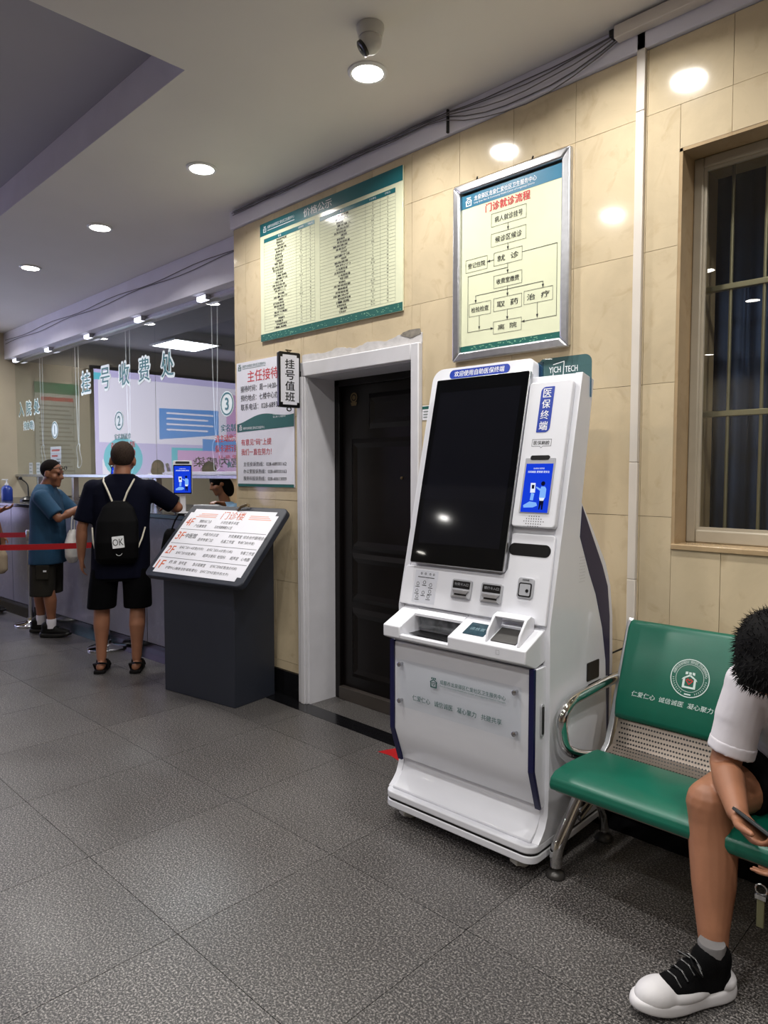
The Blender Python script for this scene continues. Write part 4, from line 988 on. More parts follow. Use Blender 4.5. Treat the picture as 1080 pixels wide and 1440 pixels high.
MB().prism([(lb - .0005, .931), (lf_ + .10, lz1 + .044), (lf_ + .10, lz1 + .034), (lb - .0005, .921)], tx0 - .001, tx1 + .001, MK, ax=0).build('tray_top_edge', kwhite, kk)
tl = math.hypot(lb - lf_, lbz - lz1); ty, tz_ = (lb - lf_) / tl, (lbz - lz1) / tl
def top(x=0, s=0, off=0): return MK @ frame((x, lf_ + ty * s - tz_ * off, lz1 + tz_ * s + ty * off), (1, 0, 0), (0, ty, tz_), (0, -tz_, ty))
Mt_ = top()
MB().prism(rrect(.098, .078, .003, 2, .092, .075), .0002, .002, Mt_).build('palm_display', mat('teal_display', (44, 66, 76), .12, var=.3, scale=40), kk)
q = MB(); put_text(q, '请放置', top(0, 0, .002), .092, .075, .018, .07); q.build('lettering', mat('pale_teal_print', (110, 140, 150), .5), kk)
kp = MB().prism(rrect(.11, .088, .003, 2, .237, .068), .0002, .004, Mt_).build('keypad', mat('keypad_dark', (64, 62, 60), .4), kk)
kb = MB().box((-.0085, -.0065, 0), (.0085, .0065, .004)).build('key', mat('key_metal', (176, 172, 168), .35, .5), kp)
kmesh = kb.data; bpy.data.objects.remove(kb)
for r_ in range(4):
    for c in range(4):
        o = bpy.data.objects.new('key', kmesh); COL.objects.link(o); o.parent = kp
        o.matrix_local = world_of(kk).inverted() @ top(.197 + .0265 * c, .036 + .021 * r_, .0041)
hd_ = MB()
sidep = [(.012, .0), (.125, .0), (.15, .04), (.13, .062), (.1, .064), (.04, .034)]
hood = MB(); hood.prism(sidep, .164, .172, Mt_ @ Matrix.Identity(4), ax=0)
h1 = MB().prism(sidep, .163, .173, Mt_, ax=0).build('keypad_hood_side', kwhite, kk, bevel=.003)
h2 = MB().prism(sidep, .302, .313, Mt_, ax=0).build('keypad_hood_side', kwhite, kk, bevel=.003)
MB().prism([(.1, .062), (.13, .062), (.15, .04), (.145, .034), (.126, .054), (.1, .055)], .172, .303, Mt_, ax=0).build('keypad_hood_top', kwhite, kk, bevel=.003)
q = MB(); Ml = MK @ frame((0, lf_ - .0006, 0), (1, 0, 0), (0, 0, 1), (0, -1, 0))
for a, c in (((.222, .832), (.236, .832)), ((.236, .832), (.236, .848)), ((.236, .848), (.222, .848)), ((.222, .848), (.222, .832))): line(q, a, c, .0012, Ml, 0)
q.build('mark', kgrey, kk)
# lower front door
dp = [(-.29, .782), (-.29, .402), (-.238, .262), (-.225, .25), (-.2005, .26), (-.2005, .784)]
MB().prism(dp, -.332, .332, MK, ax=0).build('front_door', kwhite, kk, bevel=.004)
for a, c in ((-.352, -.3325), (.3325, .352)):
    MB().prism([(-.2935, .784), (-.2935, .404), (-.242, .255), (-.228, .243), (-.2005, .256), (-.2005, .784)], a, c, MK, ax=0).build('door_cheek', kwhite, kk, bevel=.003)
    MB().prism([(-.2965, .785), (-.2965, .402), (-.244, .246), (-.232, .246), (-.282, .404), (-.282, .785)], a - .0008, c + .0008, MK, ax=0).build('navy_strip', navy, kk)
lk = MB().prism(rrect(.026, .125, .0125, 6, -.238, .586), .3524, .358, MK, ax=0).build('lock_handle', kgrey, kk, bevel=.002)
MB().prism(rrect(.014, .105, .006, 6, -.238, .586), .3581, .3596, MK, ax=0).build('lock_plate', black, lk)
MB().prism(rrect(.105, .075, .006, 4, .135, .70), SX1 + .0002, SX1 + .003, MK, ax=0).build('side_socket', black, kk)
sp = MB(); Mso = MK @ frame((SX1 + .0004, 0, 0), (0, 1, 0), (0, 0, 1), (1, 0, 0))
for i in range(4):
    for j in range(9): disc(sp, .01 + i * .012 + (j % 2) * .006, 1.075 + j * .012, .0022, Mso, .0003, 6)
o = sp.build('side_vent', kgrey, kk); o['kind'] = 'stuff'
# acrylic plate on the front door
Ma = MK @ frame((0, -.291, 0), (1, 0, 0), (0, 0, 1), (0, -1, 0))
ap = MB().prism(rrect(.61, .2, .003, 2, 0, .613), .012, .017, Ma).build('acrylic_plate', acrylic, kk)
for x in (-.288, .279):
    for z in (.535, .691): MB().lathe([(.006, .0), (.006, .018), (.010, .0185), (.010, .023), (.007, .025)], 16, Ma @ Matrix.Translation((x, z, 0))).build('standoff', steel, kk, smooth=True)
q = MB(); house_logo(q, -.108, .645, .04, Ma, .0116); put_text(q, '成都市龙泉驿区仁爱社区卫生服务中心', Ma, .081, .657, .0185, .312, bold=.012, z=.0116)
put_text(q, '仁爱仁心   诚信诚医   凝心聚力   共建共享', Ma, 0, .562, .024, .44, bold=.01, z=.0116); q.build('lettering', green_print, kk)
q = MB(); put_text(q, 'Ren Ai Community Healthcare Center of Longquanyi District Chengdu', Ma, .081, .64, .009, .312, z=.0116); q.build('lettering', mat('grey_green_print', (110, 140, 136), .5), kk)
# translucent maker's plate behind the notch
blue_acr = glass_mat('blue_acrylic', (.36, .56, .70), 1.45)
Mq = MK @ frame((0, .075, 0), (1, 0, 0), (0, 0, 1), (0, -1, 0))
MB().prism(rrect(.235, .17, [.002, .03, .03, .002], 6, .256, 1.882), 0, .004, Mq).build('maker_plate', blue_acr, kk)
MB().prism(rrect(.026, .16, .002, 2, .151, 1.875), .0045, .007, Mq).build('maker_plate_strip', blue_acr, kk)
q = MB(); put_text(q, 'YICH', Mq, .215, 1.918, .024, .052, bold=.01, z=.0046); put_text(q, 'TECH', Mq, .288, 1.916, .024, .055, bold=.01, z=.0046)
for a, c in (((.208, 1.939), (.256, 1.948)), ((.256, 1.948), (.252, 1.892)), ((.252, 1.892), (.207, 1.894)), ((.207, 1.894), (.208, 1.903))): line(q, a, c, .003, Mq, .0046)
put_text(q, '易诚科技', Mq, .255, 1.872, .02, .1, bold=.01, z=.0046)
q.build('lettering', white_print, kk)

# ================================================================== WAITING BENCH
bn = thing('waiting_bench', 'steel waiting bench with green padded seats and chrome legs', 'bench', (-.7, 2.45, 0))
plate = mat('perforated_steel', (150, 138, 128), .35, .7)
seats = [(-1.285, -.735), (-.715, -.165), (-.145, .405)]
# side profile of the seat shell (y, z)
def sweep(prof, th):       # closed strip of thickness th around an open profile
    P = [Vector(p) for p in prof]; n = len(P); up_, dn = [], []
    for i in range(n):
        t = (P[min(i + 1, n - 1)] - P[max(i - 1, 0)]).normalized(); nn = Vector((t.y, -t.x))
        up_.append(tuple(P[i])); dn.append(tuple(P[i] + nn * th))
    return up_ + dn[::-1]
shell = [(2.135, .385), (2.15, .405), (2.25, .42), (2.4, .415), (2.5, .418), (2.555, .44), (2.585, .49), (2.62, .58), (2.69, .76), (2.735, .875), (2.75, .885)]
tilef = mat('emblem_white', (206, 222, 218), .5)
for k, (a, c) in enumerate(seats):
    s_ = MB().prism(sweep(shell, .012), a + .012, c - .012, ax=0).build('seat_shell', plate, bn, bevel=.002)
    # rows of holes in the visible band between the cushions
    hl = MB()
    for (p, r_) in [((2.47, .4155), 0), ((2.487, .417), 1), ((2.504, .419), 0), ((2.52, .4245), 1), ((2.536, .432), 0), ((2.552, .439), 1), ((2.562, .452), 0), ((2.571, .466), 1), ((2.58, .481), 0), ((2.588, .498), 1), ((2.595, .515), 0), ((2.602, .532), 1)]:
        nh = 44
        for i in range(nh):
            x = a + .03 + (c - a - .06) * (i + .5 * r_) / nh
            yy, zz = p
            t = Vector((.0, .02, .005)).normalized() if zz < .42 else (Vector((0, .6, .8)) if zz < .46 else Vector((0, .42, .9)))
            n_ = Vector((0, -t.z, t.y))
            Mh = frame(Vector((x, yy, zz)) + n_ * .0012, (1, 0, 0), t, n_)
            flat(hl, [(.0042 * math.cos(q_ * math.pi / 3), .0042 * math.sin(q_ * math.pi / 3)) for q_ in range(6)], Mh, 0)
    o = hl.build('perforations', black, s_); o['kind'] = 'stuff'
    # cushions
    pad = [(2.118, .392), (2.112, .412), (2.12, .436), (2.15, .452), (2.22, .456), (2.32, .452), (2.42, .446), (2.458, .44), (2.468, .428), (2.46, .4175), (2.40, .4165), (2.25, .4215), (2.16, .409), (2.13, .396)]
    o = MB().prism(pad, a, c, ax=0).build('seat_cushion', green_fab, bn, bevel=.012, seg=4)
    bp_ = [(2.592, .548), (2.602, .53), (2.616, .545), (2.636, .60), (2.70, .765), (2.742, .872), (2.755, .89), (2.745, .905), (2.725, .905), (2.70, .88), (2.64, .715), (2.598, .60)]
    o = MB().prism([(y - .012, z) for y, z in bp_], a + .004, c - .004, ax=0).build('back_cushion', green_fab, bn, bevel=.012, seg=4)
    # emblem and motto printed on the back cushion
    t = Vector((0, .102, .28)).normalized()
    Mb = frame(((a + c) / 2, 2.628 - .0005 + .0, .715), (1, 0, 0), t, (0, -t.z, t.y))
    q, hq = MB(), MB()
    ringp(q, 0, .022, .068, .0715, Mb, .0012); ringp(q, 0, .022, .05, .0515, Mb, .0012)
    house_logo(q, 0, .012, .058, Mb, .0012, hq)
    msg = '成都市龙泉驿区仁爱社区卫生服务中心'
    for i, ch in enumerate(msg):
        an = R(165 - 150 * i / (len(msg) - 1)); Mc_ = Mb @ Matrix.Translation((.0605 * math.cos(an), .022 + .0605 * math.sin(an), 0)) @ Matrix.Rotation(an - math.pi / 2, 4, 'Z')
        put_text(q, ch, Mc_, 0, 0, .0105, .0105, bold=.01, z=.0012)
    for i in range(9):
        for s in (-1, 1):
            an = R(-90 + s * (25 + 7.5 * i)); Mc_ = Mb @ Matrix.Translation((.06 * math.cos(an), .022 + .06 * math.sin(an), 0)) @ Matrix.Rotation(an, 4, 'Z')
            flat(q, [(-.005, -.002), (.0, .0028), (.005, -.002), (.0, .0005)], Mc_, .0012)
    rect(q, -.012, -.0405, .012, -.0355, Mb, .0012)
    put_text(q, '仁爱仁心  诚信诚医  凝心聚力  共建共享', Mb, 0, -.078, .021, .415, bold=.0, shear=.15, z=.0012)
    q.build('emblem_print', tilef, o); hq.build('heart_print', red_print, o)
# steel edge frames, armrests, legs, beam
gaps = [seats[0][0] - .016, -.725, -.155, seats[-1][1] + .016]
edge = [(2.46, .395), (2.52, .40), (2.565, .43), (2.60, .50), (2.64, .61), (2.70, .765), (2.745, .885), (2.765, .905), (2.775, .895), (2.725, .76), (2.66, .60), (2.62, .50), (2.585, .415), (2.53, .37), (2.46, .365)]
for k, x in enumerate(gaps):
    MB().prism(edge, x - .012, x + .012, ax=0).build('back_frame', alu, bn, bevel=.004)
MB().box((gaps[0] - .02, 2.36, .345), (gaps[-1] + .02, 2.44, .383)).build('beam', mat('dark_steel', (44, 44, 48), .4, .6), bn, bevel=.006)
def rounded(pts, n=6, r=.06):
    out = []; P = [Vector(p) for p in pts]
    out.append(P[0])
    for i in range(1, len(P) - 1):
        a = (P[i - 1] - P[i]); c = (P[i + 1] - P[i]); rr = min(r, a.length * .45, c.length * .45)
        A = P[i] + a.normalized() * rr; C_ = P[i] + c.normalized() * rr
        for k in range(n + 1):
            t = k / n; out.append(A * (1 - t) ** 2 + P[i] * 2 * t * (1 - t) + C_ * t ** 2)
    out.append(P[-1]); return out
for x in (gaps[0] - .035, gaps[-1] + .035):
    arm = rounded([(x + .02, 2.70, .668), (x, 2.58, .656), (x, 2.35, .645), (x, 2.275, .60), (x, 2.30, .47), (x + .01, 2.40, .42), (x + .03, 2.52, .39)], 6, .085)
    MB().tube(arm, .0215, 14).build('armrest', chrome, bn, smooth=True)
    lgx = x - .0
    leg = rounded([(lgx + .05, 2.40, .36), (lgx, 2.255, .105), (lgx, 2.252, .04)], 6, .03)
    L_ = MB().tube(leg, [.024] * len(leg), 14).build('leg', chrome, bn, smooth=True)
    MB().lathe([(.012, .04), (.014, .028), (.03, .02), (.037, .008), (.036, .0015)], 22, Matrix.Translation((lgx, 2.252, 0))).build('levelling_foot', mat('dark_foot', (70, 68, 66), .35, .5), L_, smooth=True)
    leg = rounded([(lgx + .05, 2.40, .36), (lgx, 2.62, .105), (lgx, 2.625, .04)], 6, .03)
    L_ = MB().tube(leg, [.02] * len(leg), 14).build('leg', chrome, bn, smooth=True)
    MB().lathe([(.012, .04), (.014, .028), (.03, .02), (.037, .008), (.036, .0015)], 22, Matrix.Translation((lgx, 2.625, 0))).build('levelling_foot', MATS['dark_foot'], L_, smooth=True)
    for z in (.3, .27):
        MB().tube([(lgx + .05, 2.33, z - .06), (lgx + .055, 2.48, z)], .011, 8).build('brace', steel, bn, smooth=True)

# ================================================================== STANCHIONS AND BELTS
red_belt = mat('red_belt', (176, 14, 26), .6)
def stanchion(x, y, label):
    s = thing('belt_stanchion', label, 'stanchion', (x, y, 0), group='steel belt posts by the counter')
    T = Matrix.Translation((x, y, 0))
    MB().lathe([(.16, .0015), (.16, .014), (.15, .022), (.06, .034), (.04, .05), (.036, .075)], 32, T).build('base', chrome, s, smooth=True)
    MB().lathe([(.0255, .07), (.0255, .84)], 20, T).build('pole', steel, s, smooth=True)
    MB().lathe([(.031, .84), (.033, .85), (.033, .93), (.028, .945)], 20, T).build('belt_head', steel, s, smooth=True)
    return s
stanchion(-5.87, 2.545, 'steel belt post standing behind the man with the backpack'); stanchion(-7.33, 2.43, 'steel belt post standing behind the man in teal shirt')
stanchion(-7.15, 1.1, 'steel belt post holding free end of nearer red belt'); stanchion(-9.0, 1.55, 'steel belt post holding free end of farther red belt')
def belt(a, c, label, z=.893):
    d = Vector((c[0] - a[0], c[1] - a[1])); u = d.normalized(); n_ = Vector((-u.y, u.x)); A = Vector(a) + u * .035; B = Vector(c) - u * .035
    vs_, fs = [], []
    N = 16
    for k in range(N + 1):
        t = k / N; p = A.lerp(B, t); sag = .02 * 4 * t * (1 - t)
        for s, h in ((-.0012, -.024), (-.0012, .024), (.0012, .024), (.0012, -.024)): vs_.append((p.x + n_.x * s, p.y + n_.y * s, z + h - sag))
        if k:
            b0 = 4 * (k - 1)
            for q_ in range(4): fs.append((b0 + q_, b0 + (q_ + 1) % 4, b0 + 4 + (q_ + 1) % 4, b0 + 4 + q_))
    fs += [(0, 1, 2, 3), (4 * N, 4 * N + 1, 4 * N + 2, 4 * N + 3)]
    o = MB().add(vs_, fs).build('barrier_belt', red_belt, None, loc=(a[0], a[1], z)); tag(o, label, 'barrier belt')
belt((-5.87, 2.545), (-7.15, 1.1), 'red barrier belt stretched in front of the man in teal shirt')
belt((-7.33, 2.43), (-9.0, 1.55), 'red barrier belt stretched behind the man in teal shirt')

# ================================================================== COUNTER EQUIPMENT
CT = 1.1755
def face_terminal(x, y, rz, label, tilt=8):
    t = thing('face_terminal', label, 'payment terminal', (x, y, CT), rz)
    T = Matrix.Translation((x, y, CT)) @ Matrix.Rotation(rz, 4, 'Z')
    MB().prism(rrect(.13, .11, .02, 5), .0005, .014, T).build('base', kwhite, t, bevel=.003)
    MB().box((-.022, .0, .012), (.022, .025, .2), T).build('neck', kwhite, t, bevel=.006)
    H_ = T @ Matrix.Translation((0, -.005, .29)) @ Matrix.Rotation(R(90 - tilt), 4, 'X')
    MB().prism(rrect(.15, .275, .014, 5), -.016, 0, H_).build('head', kwhite, t, bevel=.004)
    MB().prism(rrect(.142, .235, .006, 3, 0, -.016), .0002, .0016, H_).build('bezel', black_gloss, t)
    MB().prism(rrect(.11, .018, .008, 4, 0, .12), .0002, .002, H_).build('camera_window', black, t)
    terminal_picture(H_ @ Matrix.Translation((0, -.016, .0018)), .128, .215, t)
    return t
face_terminal(-5.13, 2.87, R(58), 'upright face payment terminal with blue screen on counter beside man with backpack')
face_terminal(-6.55, 2.98, R(35), 'dark face payment terminal on counter between the two standing men', 12)
bx = thing('card_reader_box', 'small white card reader box on the counter behind the directory stand', 'card reader', (-4.78, 2.9, CT))
Tb = Matrix.Translation((-4.78, 2.9, CT)) @ Matrix.Rotation(R(40), 4, 'Z')
MB().prism([(-.08, .0005), (.08, .0005), (.08, .06), (-.07, .085), (-.08, .08)], -.1, .1, Tb, ax=0).build('housing', kgrey, bx, bevel=.008)
MB().box((-.085, -.04, .068), (.085, .03, .0745), Tb @ Matrix.Rotation(R(0), 4, 'X')).build('lid', kwhite, bx, bevel=.003)
st_ = thing('paper_stack', 'stack of white and blue papers lying on the counter beside white box', 'paper', (-4.58, 3.02, CT))
for k in range(6):
    MB().box((-.1, -.07, .0006 + .005 * k), (.1, .07, .0052 + .005 * k), Matrix.Translation((-4.58, 3.02, CT)) @ Matrix.Rotation(R(20 + 7 * k), 4, 'Z')).build('sheet', white_sheet if k != 3 else mat('blue_sheet', (110, 150, 200), .5), st_)
# desk microphone and tray by the far left window
ms = thing('desk_microphone', 'dark desk microphone on the counter near the outstretched hand', 'microphone', (-8.62, 2.86, CT))
Tm = Matrix.Translation((-8.62, 2.86, CT))
MB().lathe([(.09, .0005), (.09, .02), (.06, .05), (.02, .06)], 20, Tm).build('base', black, ms, smooth=True)
MB().tube(rounded([(0, 0, .05), (0, .0, .2), (-.06, -.06, .26)], 5, .05), .007, 8, Tm).build('gooseneck', black, ms, smooth=True)
MB().ball((-.06, -.06, .265), .02, Tm).build('head', black, ms, smooth=True)
pn = thing('hand_sanitiser', 'blue and white sanitiser bottle with pump on the counter end', 'bottle', (-9.1, 2.78, CT))
Tp = Matrix.Translation((-9.1, 2.78, CT))
MB().lathe([(.06, .0005), (.062, .01), (.062, .13), (.05, .16), (.02, .18)], 20, Tp).build('bottle', mat('blue_bottle', (34, 58, 140), .3), pn, smooth=True)
MB().lathe([(.02, .18), (.02, .2), (.008, .205), (.008, .24)], 14, Tp).build('pump', kwhite, pn, smooth=True)
MB().box((-.012, -.05, .24), (.012, .014, .252), Tp).build('nozzle', kwhite, pn, bevel=.003)
# ================================================================== PEOPLE
def skin_mat(name, rgb): return mat(name, rgb, .5, var=.06, scale=14, bump=.04, bscale=120)
V = Vector
def remesh(o, vox, it=6, fac=.5):
    r = o.modifiers.new('remesh', 'REMESH'); r.mode = 'VOXEL'; r.voxel_size = vox; r.use_smooth_shade = True
    s = o.modifiers.new('smooth', 'SMOOTH'); s.factor = fac; s.iterations = it
    return o
def head_mesh(mb, M):
    mb.ball((0, -.008, .028), (.074, .092, .088), M, 24, 16); mb.ball((0, .022, -.035), (.060, .066, .08), M, 20, 14); mb.ball((0, .035, -.085), (.045, .046, .034), M)
    mb.ball((0, .070, -.1), .023, M); mb.cap([(0, .086, .012), (0, .107, -.03)], [.008, .014], 10, M)
    for s in (-1, 1):
        mb.ball((s * .012, .097, -.034), .009, M); mb.ball((s * .04, .048, -.03), .032, M); mb.ball((s * .077, -.008, -.012), (.011, .026, .035), M); mb.ball((s * .030, .078, .022), (.024, .014, .010), M)
    mb.ball((0, .083, -.064), (.025, .013, .009), M); mb.ball((0, .079, -.078), (.021, .013, .009), M)
def hand_mesh(mb, w, d, n, t, curl=(.25, .3, .3), size=1.0, rad=.0085):
    """w wrist, d pointing, n palm normal (fingers curl towards it), t towards the thumb"""
    d = V(d).normalized(); n = V(n); n = (n - d * n.dot(d)).normalized(); t0 = V(t); t0 = (t0 - d * t0.dot(d) - n * t0.dot(n)).normalized()
    w = V(w); S = size
    M = frame(w, t0, n, d)
    mb.loft([(0, 0, -.02 * S, .026 * S, .02 * S), (0, 0, .02 * S, .031 * S, .018 * S), (.002, 0, .055 * S, .039 * S, .0155 * S), (.0, 0, .09 * S, .040 * S, .0125 * S), (0, 0, .098 * S, .034 * S, .009 * S)], M, 16, 2.3)
    mb.ball((.026 * S, .004 * S, .03 * S), (.018 * S, .016 * S, .028 * S), M)
    for k, (off, ln) in enumerate(((.031, .070), (.0105, .078), (-.010, .072), (-.0295, .056))):
        p = w + d * .088 * S + t0 * off * S; a = 0; pts = [p - d * .02 * S, p]; rs = [rad * 1.1 * S, rad * 1.08 * S]
        dirv = d
        for seg, cu in zip((.46, .3, .24), curl):
            a += cu * (1 + .08 * k); dirv = d * math.cos(a) + n * math.sin(a); p = p + dirv * ln * seg * S; pts.append(p); rs.append(rad * (1.0 - .12 * (len(pts) - 2)) * S)
        mb.cap(pts, rs, 10)
    p = w + d * .028 * S + t0 * .03 * S; e = (d * .62 + t0 * .62 + n * .3).normalized(); pts = [p, p + e * .036 * S]
    e2 = (d * .85 + t0 * .3 + n * .35).normalized(); pts.append(pts[-1] + e2 * .03 * S); e3 = (d * .95 + t0 * .02 + n * .3).normalized(); pts.append(pts[-1] + e3 * .024 * S)
    mb.cap(pts, [.0125 * S, .0115 * S, .0105 * S, .0085 * S], 10)
def torso_mesh(mb, pts, xa, steps=5):
    """chain of ellipsoids (pos, half width, half depth) blended along the spine"""
    xa = V(xa).normalized()
    for i in range(len(pts) - 1):
        (p, a, c), (q, e, g) = pts[i], pts[i + 1]; p, q = V(p), V(q); z = (q - p).normalized(); x = (xa - z * xa.dot(z)).normalized(); y = z.cross(x)
        L_ = (q - p).length
        for k in range(steps + 1):
            t = k / steps; r1, r2 = a + (e - a) * t, c + (g - c) * t
            mb.loft([(0, 0, -L_ / steps * .62, r1 * .97, r2 * .97), (0, 0, 0, r1, r2), (0, 0, L_ / steps * .62, r1 * .97, r2 * .97)], frame(p.lerp(q, t), x, y, z), 24, 2.5)
        mb.ball((0, 0, 0), (e * .9, g * .95, .05), frame(q, x, y, z))
def shoe(name, M, parent, upper, sole, lace=None, trim=None, cuff=None):
    """trainer in local frame: heel at y=-.1, toe at y=.185"""
    def outline(g, z0=0):
        c = [(-.033, -.10), (.0, -.112), (.033, -.10), (.04, -.05), (.038, .0), (.044, .06), (.05, .11), (.044, .155), (.02, .183), (-.008, .185), (-.034, .16), (-.044, .11), (-.042, .05), (-.034, 0), (-.038, -.05)]
        return [(x * g, (y - .03) * g + .03) for x, y in c]
    r = MB(); n = len(outline(1))
    lv = [(1.0, .0015, 0), (1.07, .014, 0), (1.06, .03, 0), (.99, .044, 0)]
    vs_, fs = [], []
    for g, z, _ in lv:
        for (x, y) in outline(g):
            vs_.append((x, y, z + (.012 if y > .13 else 0) * (z > .001) + (.014 if y < -.06 else 0) * (z > .02) + (.008 if y > .16 and z < .01 else 0)))
    for i in range(len(lv) - 1):
        for k in range(n): fs.append((i * n + k, i * n + (k + 1) % n, (i + 1) * n + (k + 1) % n, (i + 1) * n + k))
    fs += [tuple(range(n))[::-1], tuple(range((len(lv) - 1) * n, len(lv) * n))]
    r.add(vs_, fs, M); so = r.build('sole', sole, parent); so.modifiers.new('sub', 'SUBSURF').levels = 1; so.modifiers['sub'].render_levels = 2
    for p in so.data.polygons: p.use_smooth = True
    u = MB()
    u.cap([(0, -.07, .055), (0, -.02, .06), (0, .05, .055), (.002, .12, .046), (.003, .15, .042)], [.036, .038, .041, .036, .028], 16, M)
    u.cap([(0, -.055, .06), (0, -.058, .115)], [.037, .041], 16, M); u.cap([(0, -.02, .08), (0, -.03, .115)], [.036, .038], 16, M); u.ball((0, .015, .085), (.035, .05, .034), M)
    o = u.build(name, upper, parent); remesh(o, .006, 5)
    if trim:
        tp = MB(); tp.ball((.002, .115, .046), (.046, .066, .04), M, 20, 12); tp.ball((0, .05, .046), (.0475, .1, .028), M, 20, 10); tp.ball((0, -.075, .052), (.041, .04, .03), M, 20, 10); o = tp.build('toe_panel', trim, parent); remesh(o, .006, 4)
    if lace:
        for k in range(4):
            y = .075 - .02 * k; z = .088 + .012 * k
            MB().tube([(-.03, y - .004, z - .014), (-.012, y, z + .002), (.012, y + .004, z + .002), (.03, y, z - .014)], .0032, 6, M).build('lace', lace, parent, smooth=True)
        for s in (-1, 1): MB().tube([(0, .02, .122), (s * .03, .035, .125), (s * .045, .02, .105), (s * .02, .015, .118)], .003, 6, M).build('lace', lace, parent, smooth=True)

navy_cloth = mat('navy_cotton', (10, 12, 28), .9, spec=.12, var=.12, scale=9, bump=.25, bscale=9)
black_cloth = mat('black_cotton', (6, 6, 8), .9, spec=.1, var=.15, scale=9, bump=.25, bscale=9)
teal_cloth = mat('teal_cotton', (24, 66, 96), .85, var=.12, scale=9, bump=.3, bscale=8)
olive_cloth = mat('olive_cotton', (44, 42, 37), .9, spec=.15, var=.12, scale=9, bump=.3, bscale=12)
white_cloth = mat('white_cotton', (216, 212, 218), .85, var=.03, scale=9, bump=.25, bscale=10)
skin1 = skin_mat('tanned_skin', (156, 106, 80)); skin2 = skin_mat('brown_skin', (140, 92, 66)); skin3 = skin_mat('light_tan_skin', (156, 106, 78))
hair_grey = mat('short_grey_hair', (58, 48, 42), .9, spec=.1, var=.35, scale=120, bump=.5, bscale=260)
hair_dark = mat('cropped_dark_hair', (24, 19, 17), .9, spec=.1, var=.35, scale=120, bump=.5, bscale=260)
hair_black = mat('black_hair', (5, 4, 5), .75, spec=.15, var=.3, scale=60)
eye_m = mat('dark_eye', (24, 18, 16), .2)
leather = mat('black_leather', (12, 11, 10), .6, spec=.2)

